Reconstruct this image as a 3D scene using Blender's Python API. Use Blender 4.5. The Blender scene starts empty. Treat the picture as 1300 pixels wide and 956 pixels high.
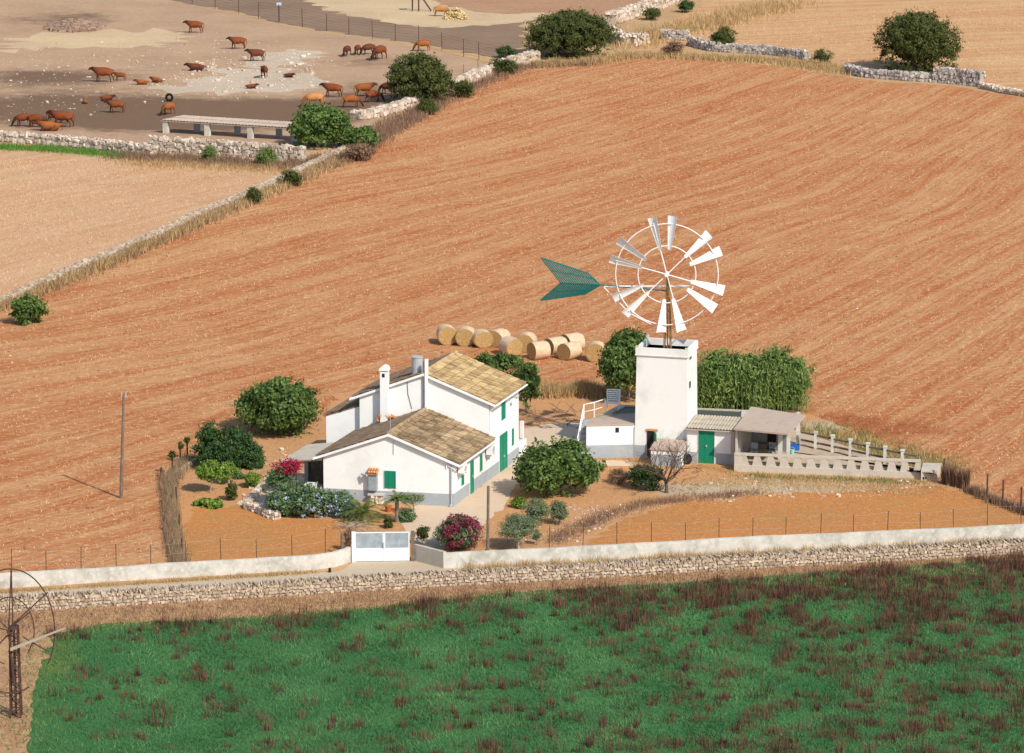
import bpy, math, random
import numpy as np
from mathutils import Vector
from mathutils.geometry import delaunay_2d_cdt

# ------------------------------------------------------------------ camera, sky, sun, exposure
SC = bpy.context.scene
COL = SC.collection
F = 4900.0; YH = -560.0; CY = 433.0
H = 52.7
PITCH = math.atan((CY - YH) / F)
cP, sP = math.cos(PITCH), math.sin(PITCH)
cam = bpy.data.cameras.new('camera'); camo = bpy.data.objects.new('camera', cam); COL.objects.link(camo)
cam.sensor_width = 36; cam.lens = 36 * F / 1300; cam.shift_y = -45 / 1300
cam.clip_start = 1; cam.clip_end = 9000
camo.location = (0, 0, H); camo.rotation_euler = (math.pi / 2 - PITCH, 0, 0)
SC.camera = camo
SUN_EL = math.radians(41); SUN_H = Vector((0.60, -0.80, 0)).normalized()
world = bpy.data.worlds.new('World'); SC.world = world; world.use_nodes = True
wn = world.node_tree
sky = wn.nodes.new('ShaderNodeTexSky'); sky.sky_type = 'NISHITA'; sky.sun_disc = False
sky.sun_elevation = SUN_EL; sky.sun_rotation = math.atan2(SUN_H.x, SUN_H.y)
bg = wn.nodes['Background']; bg.inputs[1].default_value = 0.14
wn.links.new(sky.outputs[0], bg.inputs[0])
sl = bpy.data.lights.new('sun', 'SUN'); sl.energy = 4.1; sl.angle = math.radians(0.5); sl.color = (1.0, 0.94, 0.84)
so = bpy.data.objects.new('sun', sl); COL.objects.link(so)
sd = Vector((SUN_H.x * math.cos(SUN_EL), SUN_H.y * math.cos(SUN_EL), math.sin(SUN_EL)))
so.rotation_euler = sd.to_track_quat('Z', 'Y').to_euler()
SC.view_settings.view_transform = 'Standard'; SC.view_settings.look = 'None'
SC.view_settings.exposure = 0.20; SC.view_settings.gamma = 1
SC.view_settings.use_curve_mapping = False
SC.cycles.max_bounces = 6; SC.cycles.diffuse_bounces = 3; SC.cycles.transparent_max_bounces = 4

# ------------------------------------------------------------------ photo measurements -> world points
def ray(u, v):
    a = (u - 650) / F; b = (CY - v) / F
    return a, cP + b * sP, -sP + b * cP
def G(u, v, z=0.0):
    a, b, c = ray(u, v); t = (z - H) / c
    return np.array([a * t, b * t, z])
def zat(p, v):
    t = (CY - v) / F
    return H + p[1] * (t * cP - sP) / (cP + t * sP)
def WP(p, q, u, v):                       # pixel ray meets the vertical plane through p and q
    a, b, c = ray(u, v)
    nx, ny = q[1] - p[1], -(q[0] - p[0])
    t = (nx * p[0] + ny * p[1]) / (nx * a + ny * b)
    return np.array([a * t, b * t, H + c * t])
def scl(p):
    return F / (p[1] * cP - (p[2] - H) * sP)
def atz(p, z):
    return np.array([p[0], p[1], z])
def unit(v):
    v = np.array(v, float); return v / np.linalg.norm(v)

# ------------------------------------------------------------------ materials
def nd(nt, typ, **kw):
    n = nt.nodes.new(typ)
    for k, v in kw.items():
        if isinstance(k, str) and k.startswith('i_'): n.inputs[k[2:]].default_value = v
        else: setattr(n, k, v)
    return n
def rgb(c): return (c[0], c[1], c[2], 1)
def mixc(nt, fac, a, b, mode='MIX'):
    m = nt.nodes.new('ShaderNodeMix'); m.data_type = 'RGBA'; m.blend_type = mode
    for sock, val in ((m.inputs[0], fac), (m.inputs[6], a), (m.inputs[7], b)):
        if hasattr(val, 'links') or isinstance(val, bpy.types.NodeSocket): nt.links.new(val, sock)
        elif isinstance(val, (int, float)): sock.default_value = val
        else: sock.default_value = rgb(val)
    return m.outputs[2]
def math_(nt, op, a, b=None, clamp=False):
    m = nt.nodes.new('ShaderNodeMath'); m.operation = op; m.use_clamp = clamp
    for i, val in enumerate((a, b)):
        if val is None: continue
        if isinstance(val, bpy.types.NodeSocket): nt.links.new(val, m.inputs[i])
        else: m.inputs[i].default_value = val
    return m.outputs[0]
def noise(nt, vec, scale, detail=5, rough=.6):
    n = nt.nodes.new('ShaderNodeTexNoise'); n.inputs['Scale'].default_value = scale
    n.inputs['Detail'].default_value = detail; n.inputs['Roughness'].default_value = rough
    if vec is not None: nt.links.new(vec, n.inputs['Vector'])
    return n.outputs[0]
def ramp(nt, fac, lo, hi):
    m = nt.nodes.new('ShaderNodeMapRange'); m.inputs[1].default_value = lo; m.inputs[2].default_value = hi
    nt.links.new(fac, m.inputs[0]); return m.outputs[0]
def attr(nt, name):
    a = nt.nodes.new('ShaderNodeAttribute'); a.attribute_name = name; return a.outputs['Fac']
def newmat(name, rough=.9, spec=.15):
    m = bpy.data.materials.new(name); m.use_nodes = True; nt = m.node_tree
    b = nt.nodes['Principled BSDF']; b.inputs['Roughness'].default_value = rough
    b.inputs['Specular IOR Level'].default_value = spec
    return m, nt, b
def material(name, c1, c2=None, rough=.9, spec=.15, n1=None, n2=None, bump=None, transl=0, metal=0):
    """c1..c2 by the face attribute tint; n = (scale, colour, lo, hi, amount) noise stains; bump = (scale, strength, distance)"""
    m, nt, b = newmat(name, rough, spec); b.inputs['Metallic'].default_value = metal
    tc = nt.nodes.new('ShaderNodeTexCoord').outputs['Object']
    col = mixc(nt, attr(nt, 'tint'), c1, c2) if c2 is not None else None
    if col is None:
        r = nt.nodes.new('ShaderNodeRGB'); r.outputs[0].default_value = rgb(c1); col = r.outputs[0]
    for n in (n1, n2):
        if n:
            f = ramp(nt, noise(nt, tc, n[0]), n[2], n[3]); f = math_(nt, 'MULTIPLY', f, n[4])
            col = mixc(nt, f, col, n[1])
    nt.links.new(col, b.inputs['Base Color'])
    if bump:
        bp = nt.nodes.new('ShaderNodeBump'); bp.inputs['Strength'].default_value = bump[1]; bp.inputs['Distance'].default_value = bump[2]
        nt.links.new(noise(nt, tc, bump[0]), bp.inputs['Height']); nt.links.new(bp.outputs[0], b.inputs['Normal'])
    if transl:
        t = nt.nodes.new('ShaderNodeBsdfTranslucent'); nt.links.new(col, t.inputs[0])
        mx = nt.nodes.new('ShaderNodeMixShader'); mx.inputs[0].default_value = transl
        nt.links.new(b.outputs[0], mx.inputs[1]); nt.links.new(t.outputs[0], mx.inputs[2])
        nt.links.new(mx.outputs[0], nt.nodes['Material Output'].inputs[0])
    return m
def soil(name, A, B, C, D=None, streak=None, speck=3.2, patch=.12, bumpd=.06, spk=.55, sfreq=.55):
    """A: base, B: second tone (patches and rows), C: fine light specks, D: where the vertex attribute mix is 1"""
    m, nt, b = newmat(name, .95, .08)
    tc = nt.nodes.new('ShaderNodeTexCoord').outputs['Object']
    big = noise(nt, tc, patch, 7, .62)
    fine = noise(nt, tc, speck, 6, .75)
    fac = ramp(nt, big, .3, .7)
    hgt = fine
    if streak:
        k, c2 = streak
        sp = nt.nodes.new('ShaderNodeSeparateXYZ'); nt.links.new(tc, sp.inputs[0])
        wob = noise(nt, tc, .018, 2, .4)
        x, y = sp.outputs[0], sp.outputs[1]
        w = math_(nt, 'SUBTRACT', y, math_(nt, 'MULTIPLY', x, k))
        w = math_(nt, 'SUBTRACT', w, math_(nt, 'MULTIPLY', math_(nt, 'MULTIPLY', x, x), c2))
        w = math_(nt, 'ADD', w, math_(nt, 'MULTIPLY', wob, 22))
        w = math_(nt, 'MULTIPLY', w, 1 / math.sqrt(1 + k * k))
        al = math_(nt, 'MULTIPLY', math_(nt, 'ADD', x, math_(nt, 'MULTIPLY', y, k)), 1 / math.sqrt(1 + k * k))
        def sv(a, bb):
            cb = nt.nodes.new('ShaderNodeCombineXYZ'); nt.links.new(math_(nt, 'MULTIPLY', w, a), cb.inputs[0])
            nt.links.new(math_(nt, 'MULTIPLY', al, bb), cb.inputs[1]); return cb.outputs[0]
        s1 = noise(nt, sv(sfreq, .022), 1, 4, .6); s2 = noise(nt, sv(2.0, .16), 1, 4, .6)
        sn = math_(nt, 'MULTIPLY', math_(nt, 'SINE', math_(nt, 'ADD', math_(nt, 'MULTIPLY', w, 2 * math.pi / 1.9), math_(nt, 'MULTIPLY', wob, 9))), .08)
        mix1 = math_(nt, 'ADD', math_(nt, 'MULTIPLY', ramp(nt, s1, .40, .60), .62), math_(nt, 'ADD', sn, math_(nt, 'MULTIPLY', ramp(nt, s2, .38, .62), .42)))
        fac = math_(nt, 'ADD', math_(nt, 'MULTIPLY', mix1, .88), math_(nt, 'MULTIPLY', math_(nt, 'SUBTRACT', fac, .35), .45), True)
        hgt = math_(nt, 'ADD', fine, math_(nt, 'MULTIPLY', s2, .9))
    col = mixc(nt, fac, A, B)
    f2 = math_(nt, 'MULTIPLY', ramp(nt, fine, .52, .66), spk)
    col = mixc(nt, f2, col, C)
    mid = noise(nt, tc, speck * .33, 5, .7)
    col = mixc(nt, math_(nt, 'MULTIPLY', ramp(nt, mid, .55, .72), .5), col, tuple(x * .72 for x in A))
    if D is not None:
        at = attr(nt, 'mix')
        e = math_(nt, 'ADD', at, math_(nt, 'MULTIPLY', math_(nt, 'SUBTRACT', noise(nt, tc, .35, 8, .78), .5), 1.9))
        e = ramp(nt, e, .3, .9)
        dd = mixc(nt, f2, D, tuple(min(1, x * 1.25) for x in D))
        col = mixc(nt, math_(nt, 'MULTIPLY', e, .92), col, dd)
    nt.links.new(col, b.inputs['Base Color'])
    bp = nt.nodes.new('ShaderNodeBump'); bp.inputs['Strength'].default_value = .8; bp.inputs['Distance'].default_value = bumpd
    nt.links.new(hgt, bp.inputs['Height']); nt.links.new(bp.outputs[0], b.inputs['Normal'])
    return m

MT = {}
MT['white'] = material('whitewash', (.80, .79, .76), None, .8, n1=(.5, (.58, .56, .51), .5, .8, .55), n2=(3, (.64, .62, .57), .55, .78, .4), bump=(6, .25, .02))
MT['towerwhite'] = material('tower_whitewash', (.76, .75, .71), None, .8, n1=(.5, (.48, .46, .42), .5, .74, .55), n2=(2.2, (.62, .59, .53), .6, .8, .35), bump=(6, .25, .02))
MT['plinth'] = material('grey_plinth_paint', (.33, .365, .39), None, .85, n1=(1.6, (.46, .44, .40), .48, .7, .7), bump=(5, .3, .02))
MT['green'] = material('green_paint', (.004, .22, .12), None, .5, .4, n1=(2, (.01, .26, .16), .5, .7, .4))
MT['gatewhite'] = material('gate_paint', (.72, .76, .80), None, .5, .4, n1=(1.5, (.6, .63, .66), .5, .8, .5))
MT['gategrey'] = material('gate_grey_sheet', (.25, .29, .32), None, .5, .4, n1=(2.5, (.42, .45, .47), .45, .7, .7))
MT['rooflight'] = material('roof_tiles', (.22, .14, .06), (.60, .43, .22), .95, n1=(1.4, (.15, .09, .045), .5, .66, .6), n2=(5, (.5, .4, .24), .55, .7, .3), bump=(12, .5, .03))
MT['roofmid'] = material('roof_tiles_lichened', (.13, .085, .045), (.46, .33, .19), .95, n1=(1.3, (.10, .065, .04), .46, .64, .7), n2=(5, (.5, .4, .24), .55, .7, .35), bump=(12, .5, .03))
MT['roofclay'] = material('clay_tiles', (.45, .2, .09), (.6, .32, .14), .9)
MT['roofshade'] = material('roof_tiles_shade_side', (.12, .082, .055), (.27, .19, .125), .95, n1=(.9, (.12, .08, .06), .5, .7, .5), n2=(5, (.45, .36, .25), .55, .7, .3), bump=(12, .5, .03))  # tile colour darkened to imitate shade on the left slopes, away from the sun
MT['concrete'] = material('concrete', (.50, .44, .36), None, .95, n1=(1.2, (.34, .29, .24), .5, .75, .6), n2=(5, (.62, .56, .47), .5, .7, .4), bump=(8, .4, .03))
MT['concretewall'] = material('whitish_concrete_wall', (.56, .53, .47), None, .95, n1=(1.1, (.33, .32, .27), .42, .68, .85), n2=(4, (.74, .70, .62), .5, .7, .5), bump=(7, .4, .03))
MT['stone'] = material('dry_stone', (.36, .27, .20), (.70, .60, .49), .95, n1=(3, (.36, .27, .2), .5, .7, .4), bump=(10, .5, .04))
MT['stoneroad'] = material('road_dry_stone', (.30, .22, .15), (.60, .49, .37), .95, n1=(3, (.3, .21, .14), .5, .7, .5), bump=(10, .5, .04))
MT['stonegrey'] = material('grey_dry_stone', (.26, .22, .20), (.58, .53, .47), .95, n1=(3, (.26, .2, .17), .5, .7, .4), bump=(10, .5, .04))
MT['rockpale'] = material('pale_rock', (.42, .34, .26), (.68, .60, .49), .95, bump=(8, .5, .04))
MT['sheet'] = material('fibre_cement', (.42, .36, .28), (.54, .47, .37), .9, n1=(1.5, (.3, .24, .19), .5, .75, .5))
MT['terraceroof'] = material('terrace_roof_sheet', (.40, .31, .24), (.48, .38, .30), .95, n1=(2, (.3, .23, .19), .5, .7, .5), bump=(9, .3, .02))
MT['metalgrey'] = material('galvanised_metal', (.40, .42, .44), None, .5, .5, n1=(2, (.3, .31, .32), .5, .7, .6))
MT['metalwhite'] = material('white_metal', (.80, .80, .79), None, .45, .5, n1=(3, (.6, .58, .55), .58, .75, .5))
MT['rust'] = material('rusty_steel', (.34, .19, .07), None, .7, .3, n1=(4, (.16, .07, .03), .45, .65, .8))
MT['rustdark'] = material('dark_rusty_iron', (.07, .035, .028), None, .75, .3, n1=(5, (.16, .08, .05), .5, .7, .6))
MT['teal'] = material('dark_teal_paint', (.008, .12, .11), None, .5, .4, n1=(3, (.01, .18, .14), .5, .7, .5))
MT['wood'] = material('weathered_wood', (.15, .115, .085), None, .95, n1=(4, (.25, .2, .15), .45, .65, .7), bump=(10, .4, .01))
MT['post'] = material('fence_post_rust', (.10, .055, .035), None, .9)
MT['dirtkerb'] = material('earthy_kerb', (.30, .21, .13), None, .95, n1=(2, (.18, .12, .08), .45, .65, .7))
MT['dirtfloor'] = material('dusty_terrace_floor', (.46, .35, .24), None, .95, n1=(1.2, (.3, .22, .15), .5, .7, .7))
MT['deckshade'] = material('shade_dark_deck', (.10, .085, .075), None, .95, n1=(2, (.22, .16, .12), .5, .7, .6))  # shadow inside the tower parapet, painted into the deck colour
MT['straw'] = material('bale_straw', (.36, .22, .085), (.48, .31, .13), .95, n1=(7, (.25, .14, .05), .5, .68, .5), bump=(14, .6, .04))
MT['wrap'] = material('bale_net_wrap', (.55, .38, .24), (.64, .48, .33), .85, n1=(5, (.48, .34, .2), .5, .7, .4), bump=(9, .3, .02))
MT['haypile'] = material('loose_hay', (.56, .42, .2), (.78, .62, .34), .95)
MT['black'] = material('black_rubber', (.012, .012, .013), None, .8)
MT['darkhole'] = material('unlit_interior', (.03, .025, .025), None, .95)
MT['blue'] = material('blue_plastic', (.02, .12, .42), None, .5, .4)
MT['terracotta'] = material('terracotta', (.42, .12, .05), None, .85)
MT['bark'] = material('bark', (.17, .125, .095), (.28, .22, .17), .95, bump=(9, .6, .03))
MT['palebark'] = material('pale_bark', (.32, .27, .21), (.42, .36, .29), .95, bump=(9, .6, .03))
MT['deadwood'] = material('dead_twigs', (.075, .052, .042), (.15, .105, .08), .95)
MT['curtain'] = material('sign_blue', (.35, .55, .72), None, .6)
def leafmat(n, a, b, t=.25, spec=.35, rough=.5): MT[n] = material(n, a, b, rough, spec, transl=t)
leafmat('fig_leaves', (.035, .078, .012), (.17, .25, .055))
leafmat('dark_leaves', (.014, .045, .010), (.060, .125, .024), .15)
leafmat('mastic_leaves', (.036, .052, .014), (.135, .15, .042), .2, .12)
leafmat('lemon_leaves', (.07, .15, .012), (.26, .36, .05))
leafmat('olive_leaves', (.085, .125, .055), (.24, .28, .14), .15)
leafmat('reed_leaves', (.05, .11, .022), (.30, .40, .11), .3)
leafmat('hedge_leaves', (.05, .11, .035), (.20, .28, .12))
leafmat('plumbago_flowers', (.30, .38, .52), (.50, .57, .68), .2, .1)
leafmat('magenta_flowers', (.14, .018, .04), (.36, .07, .11), .25, .1)
leafmat('red_flowers', (.25, .01, .035), (.42, .03, .07), .25, .1)
leafmat('palm_leaves', (.045, .11, .02), (.20, .24, .05))
leafmat('crop_blades', (.032, .118, .038), (.13, .27, .10), .2, .15)
leafmat('dock_stalks', (.075, .030, .024), (.20, .095, .065), .15, .05)
leafmat('dry_grass', (.36, .23, .10), (.64, .46, .23), .25, .05)
leafmat('brushmix', (.20, .13, .075), (.48, .34, .20), .2, .05)
leafmat('dry_brown', (.17, .10, .065), (.36, .23, .15), .2, .05)
leafmat('stubble_straw', (.50, .28, .13), (.80, .58, .36), .2, .05)
leafmat('field_weeds', (.08, .13, .03), (.22, .28, .09), .2, .1)
leafmat('green_grass', (.06, .17, .02), (.17, .30, .06), .2, .1)

def coat(name, c, dark):
    m, nt, b = newmat(name, .75, .2)
    tc = nt.nodes.new('ShaderNodeTexCoord').outputs['Object']
    sp = nt.nodes.new('ShaderNodeSeparateXYZ'); nt.links.new(tc, sp.inputs[0])
    hd = ramp(nt, sp.outputs[0], .35, 1.1); lg = ramp(nt, sp.outputs[2], .62, .2)
    f = math_(nt, 'ADD', math_(nt, 'MULTIPLY', hd, .75), math_(nt, 'MULTIPLY', lg, .6), True)
    f = math_(nt, 'ADD', f, math_(nt, 'MULTIPLY', math_(nt, 'SUBTRACT', noise(nt, tc, 2.5), .45), .9), True)
    nt.links.new(mixc(nt, f, c, dark), b.inputs['Base Color'])
    return m
MT['coat_rust'] = coat('coat_rust', (.19, .050, .014), (.028, .010, .008))
MT['coat_brown'] = coat('coat_brown', (.13, .038, .017), (.025, .010, .008))
MT['coat_orange'] = coat('coat_orange', (.29, .09, .022), (.07, .022, .012))
MT['coat_gold'] = coat('coat_gold', (.46, .21, .07), (.18, .06, .025))

# ------------------------------------------------------------------ mesh collecting
class MB:
    def __init__(s): s.V = []; s.F = []; s.T = []; s.n = 0; s.X = []
    def add(s, verts, faces, tint=.5, smooth=False):
        verts = np.asarray(verts, float).reshape(-1, 3)
        s.V.append(verts)
        for f in faces: s.F.append([i + s.n for i in f])
        s.T += ([tint] * len(faces) if np.isscalar(tint) else list(tint)); s.n += len(verts); return s
    def arr(s, verts, faces, tint):                    # numpy faces of one size
        s.V.append(verts); s.X.append((faces + s.n, tint)); s.n += len(verts); return s
    def box(s, p0, p1, w, z0, z1, tint=.5, off=0.0):   # along p0-p1, thickness w, shifted sideways by off
        p0 = np.array(p0[:2], float); p1 = np.array(p1[:2], float); d = unit(p1 - p0); n = np.array([-d[1], d[0]])
        a = [p0 + n * (off - w / 2), p1 + n * (off - w / 2), p1 + n * (off + w / 2), p0 + n * (off + w / 2)]
        return s.prism(a, z0, z1, tint)
    def prism(s, pts, z0, z1, tint=.5):
        n = len(pts); z0 = [z0] * n if np.isscalar(z0) else z0; z1 = [z1] * n if np.isscalar(z1) else z1
        ar = sum(pts[i][0] * pts[(i + 1) % n][1] - pts[(i + 1) % n][0] * pts[i][1] for i in range(n))
        idx = list(range(n)) if ar > 0 else list(range(n))[::-1]
        v = [(pts[i][0], pts[i][1], z0[i]) for i in idx] + [(pts[i][0], pts[i][1], z1[i]) for i in idx]
        f = [list(range(n))[::-1], list(range(n, 2 * n))] + [[i, (i + 1) % n, (i + 1) % n + n, i + n] for i in range(n)]
        return s.add(v, f, tint)
    def hexa(s, bot, top, tint=.5):
        n = len(bot)
        return s.add(list(bot) + list(top), [list(range(n))[::-1], list(range(n, 2 * n))] + [[i, (i + 1) % n, (i + 1) % n + n, i + n] for i in range(n)], tint)
    def tube(s, pts, r, n=6, tint=.5, closed=False):
        pts = [np.array(p, float) for p in pts]; m = len(pts)
        rr = [r] * m if np.isscalar(r) else r
        V = []; prev = None
        for i, p in enumerate(pts):
            if closed: t = pts[(i + 1) % m] - pts[i - 1]
            else: t = pts[min(i + 1, m - 1)] - pts[max(i - 1, 0)]
            t = unit(t)
            ref = np.array([0, 0, 1.]) if abs(t[2]) < .9 else np.array([0, 1., 0])
            a = unit(np.cross(ref, t)); b = np.cross(t, a)
            for k in range(n):
                an = 2 * math.pi * k / n; V.append(p + rr[i] * (math.cos(an) * a + math.sin(an) * b))
        Fc = []
        for i in range(m if closed else m - 1):
            j = (i + 1) % m
            for k in range(n): Fc.append([i * n + k, i * n + (k + 1) % n, j * n + (k + 1) % n, j * n + k])
        if not closed: Fc += [list(range(n))[::-1], list(range((m - 1) * n, m * n))]
        return s.add(V, Fc, tint)
    def build(s, name, mat, parent=None, origin=None, smooth=False):
        o0 = np.array(parent['_o'] if parent is not None and '_o' in parent else (origin if origin is not None else (0, 0, 0)), float)
        me = bpy.data.meshes.new(name)
        V = np.concatenate(s.V) - o0
        loops = []; starts = []; totals = []; tint = []
        c = 0
        if s.F:
            tot = np.array([len(f) for f in s.F]); fl = np.array([i for f in s.F for i in f])
            loops.append(fl); totals.append(tot); tint.append(np.array(s.T, float))
        for fa, ti in s.X:
            loops.append(fa.reshape(-1)); totals.append(np.full(len(fa), fa.shape[1]))
            tint.append(np.full(len(fa), ti) if np.isscalar(ti) else np.asarray(ti, float))
        loops = np.concatenate(loops).astype(np.int32); totals = np.concatenate(totals).astype(np.int32)
        starts = np.concatenate([[0], np.cumsum(totals)[:-1]]).astype(np.int32); tint = np.concatenate(tint).astype(np.float32)
        me.vertices.add(len(V)); me.vertices.foreach_set('co', V.astype(np.float32).reshape(-1))
        me.loops.add(len(loops)); me.loops.foreach_set('vertex_index', loops)
        me.polygons.add(len(totals)); me.polygons.foreach_set('loop_start', starts); me.polygons.foreach_set('loop_total', totals)
        me.update(calc_edges=True); me.validate()
        if len(me.polygons) == len(tint):
            a = me.attributes.new('tint', 'FLOAT', 'FACE'); a.data.foreach_set('value', tint)
        me.polygons.foreach_set('use_smooth', [bool(smooth)] * len(me.polygons))
        me.materials.append(MT[mat] if isinstance(mat, str) else mat)
        o = bpy.data.objects.new(name, me); COL.objects.link(o)
        o['_o'] = tuple(float(x) for x in o0)
        if parent is not None: o.parent = parent
        elif origin is not None: o.location = tuple(o0)
        return o
def tag(o, label=None, cat=None, group=None, kind=None):
    if label: o['label'] = label
    if cat: o['category'] = cat
    if group: o['group'] = group
    if kind: o['kind'] = kind
    return o
def thing(name, label, cat, loc, group=None):
    o = bpy.data.objects.new(name, None); COL.objects.link(o); o.location = tuple(float(x) for x in loc)
    o['_o'] = tuple(float(x) for x in loc); o.empty_display_size = .3
    return tag(o, label, cat, group)
def copy_tree(o, loc=None, rot=None, scale=None, label=None, parent=None):
    c = o.copy(); COL.objects.link(c)
    if parent is not None: c.parent = parent
    for ch in [x for x in bpy.data.objects if x.parent == o]: copy_tree(ch, parent=c)
    if loc is not None: c.location = tuple(float(x) for x in loc)
    if rot is not None: c.rotation_euler = (0, 0, rot)
    if scale is not None: c.scale = (scale,) * 3 if np.isscalar(scale) else scale
    if label: c['label'] = label
    return c

# ------------------------------------------------------------------ scatter helpers
def inpoly(P, poly):
    x, y = P[:, 0], P[:, 1]; r = np.zeros(len(P), bool); n = len(poly); j = n - 1
    for i in range(n):
        xi, yi = poly[i][0], poly[i][1]; xj, yj = poly[j][0], poly[j][1]
        c = ((yi > y) != (yj > y)) & (x < (xj - xi) * (y - yi) / (yj - yi + 1e-12) + xi); r ^= c; j = i
    return r
def fill(poly, n, rng, holes=()):
    a = np.array(poly)[:, :2]; lo, hi = a.min(0), a.max(0); out = []; got = 0
    while got < n:
        P = rng.uniform(lo, hi, (n * 2, 2)); k = inpoly(P, a)
        for h in holes: k &= ~inpoly(P, np.array(h)[:, :2])
        out.append(P[k]); got += k.sum()
    return np.concatenate(out)[:n]
def wpoly(px): return [G(u, v)[:2] for u, v in px]
def alongpts(px, n, rng, spread):
    W = np.array([G(u, v)[:2] for u, v in px]); seg = np.linalg.norm(np.diff(W, axis=0), axis=1); cum = np.concatenate([[0], np.cumsum(seg)])
    t = rng.uniform(0, cum[-1], n); i = np.clip(np.searchsorted(cum, t) - 1, 0, len(seg) - 1)
    f = ((t - cum[i]) / seg[i])[:, None]; p = W[i] * (1 - f) + W[i + 1] * f
    return p + rng.normal(0, 1, (n, 2)) * spread
def blades(mb, P, h, w, rng, lean=.35, tint=None, z=0.0, per=1):
    """upright thin triangles"""
    n = len(P) * per; P = np.repeat(P, per, 0) + rng.normal(0, w * 1.2, (n, 2)) * (per > 1)
    hh = (h if np.isscalar(h) else np.repeat(h, per)) * rng.uniform(.55, 1.25, n); an = rng.uniform(0, 2 * np.pi, n)
    dx, dy = np.cos(an) * w * .5, np.sin(an) * w * .5
    lx, ly = rng.normal(0, lean, n) * hh, rng.normal(0, lean, n) * hh
    zz = np.zeros(n) + z
    V = np.stack([np.stack([P[:, 0] - dx, P[:, 1] - dy, zz], 1), np.stack([P[:, 0] + dx, P[:, 1] + dy, zz], 1),
                  np.stack([P[:, 0] + lx, P[:, 1] + ly, zz + hh], 1)], 1).reshape(-1, 3)
    if tint is None: tint = rng.uniform(0, 1, n)
    elif not np.isscalar(tint): tint = np.clip(np.repeat(tint, per) + rng.normal(0, .15, n), 0, 1)
    return mb.arr(V, np.arange(n * 3).reshape(-1, 3), tint)
def leafcards(mb, P, out, size, rng, tint, updown=0.0, aspect=.6):
    n = len(P); nr = out * .8 + rng.normal(0, .6, (n, 3)); nr /= np.linalg.norm(nr, axis=1)[:, None]
    t = rng.normal(0, 1, (n, 3)); t[:, 2] += updown
    t -= nr * (t * nr).sum(1)[:, None]; t /= np.linalg.norm(t, axis=1)[:, None] + 1e-9
    b = np.cross(nr, t); s = (size * rng.uniform(.6, 1.35, n))[:, None]
    V = np.stack([P - t * s, P + b * s * aspect + nr * s * .12, P + t * s, P - b * s * aspect + nr * s * .12], 1).reshape(-1, 3)
    return mb.arr(V, np.arange(n * 4).reshape(-1, 4), np.clip(tint, 0, 1))
def crown(mb, blobs, n, size, rng, clump=.3, percl=38, updown=0., aspect=.6, shell=(.66, 1.04), zmin=.03):
    """leaf clumps over overlapping ellipsoids"""
    vol = np.array([(b[3] * b[4] * b[5]) ** .667 for b in blobs]); pr = vol / vol.sum()
    nc = max(8, n // percl); bi = rng.choice(len(blobs), nc, p=pr); B = np.array(blobs)[bi]
    d = rng.normal(0, 1, (nc, 3)); d /= np.linalg.norm(d, axis=1)[:, None]; d[:, 2] = np.where(d[:, 2] < -.85, -d[:, 2], d[:, 2])
    c = B[:, :3] + d * B[:, 3:] * rng.uniform(shell[0], shell[1], nc)[:, None]
    ct = rng.uniform(.0, 1., nc)
    ci = rng.integers(0, nc, n); r = np.clip(rng.normal(0, .55, (n, 3)), -1.3, 1.3)
    P = c[ci] + r * clump * np.array([1, 1, .7]); out = unit_rows(P - B[ci, :3] + r * .5 + np.array([0, 0, .3]))
    t = ct[ci] * .62 + rng.uniform(0, .38, n)
    P[:, 2] = np.where(P[:, 2] < zmin, zmin + rng.uniform(0, .25, n), P[:, 2]); k = P[:, 2] > 0
    leafcards(mb, P[k], out[k], size, rng, t[k], updown, aspect)
    ns = max(3, nc // 5); bs = rng.choice(len(blobs), ns, p=pr); Bs = np.array(blobs)[bs]; dS = unit_rows(rng.normal(0, 1, (ns, 3)) + np.array([0, 0, .35]))
    cs = Bs[:, :3] + dS * Bs[:, 3:] * rng.uniform(1.02, 1.2, ns)[:, None]; Ps = np.repeat(cs, 9, 0) + rng.normal(0, .42, (ns * 9, 3)) * clump; dSr = np.repeat(dS, 9, 0)
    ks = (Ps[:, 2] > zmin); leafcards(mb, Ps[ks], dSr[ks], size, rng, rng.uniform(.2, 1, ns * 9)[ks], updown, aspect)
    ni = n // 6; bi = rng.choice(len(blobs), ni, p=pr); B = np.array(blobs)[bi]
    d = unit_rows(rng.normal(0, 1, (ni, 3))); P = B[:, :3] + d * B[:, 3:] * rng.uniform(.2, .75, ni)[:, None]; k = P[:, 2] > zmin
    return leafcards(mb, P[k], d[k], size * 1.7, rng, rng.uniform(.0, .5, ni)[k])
def unit_rows(a): return a / (np.linalg.norm(a, axis=1)[:, None] + 1e-9)
def lobes(c, r, n, rng, k=.55):
    out = [(c[0], c[1], c[2], r[0] * .86, r[1] * .86, r[2] * .9)]
    for i in range(n):
        d = unit(rng.normal(0, 1, 3)); d[2] = abs(d[2]) * 1.0 - .25
        f = rng.uniform(k * .85, k * 1.15); q = rng.uniform(.42, .58)
        out.append((c[0] + d[0] * r[0] * f, c[1] + d[1] * r[1] * f, max(c[2] + d[2] * r[2] * f, r[2] * q * .6), r[0] * q, r[1] * q, r[2] * q))
    return out
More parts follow.
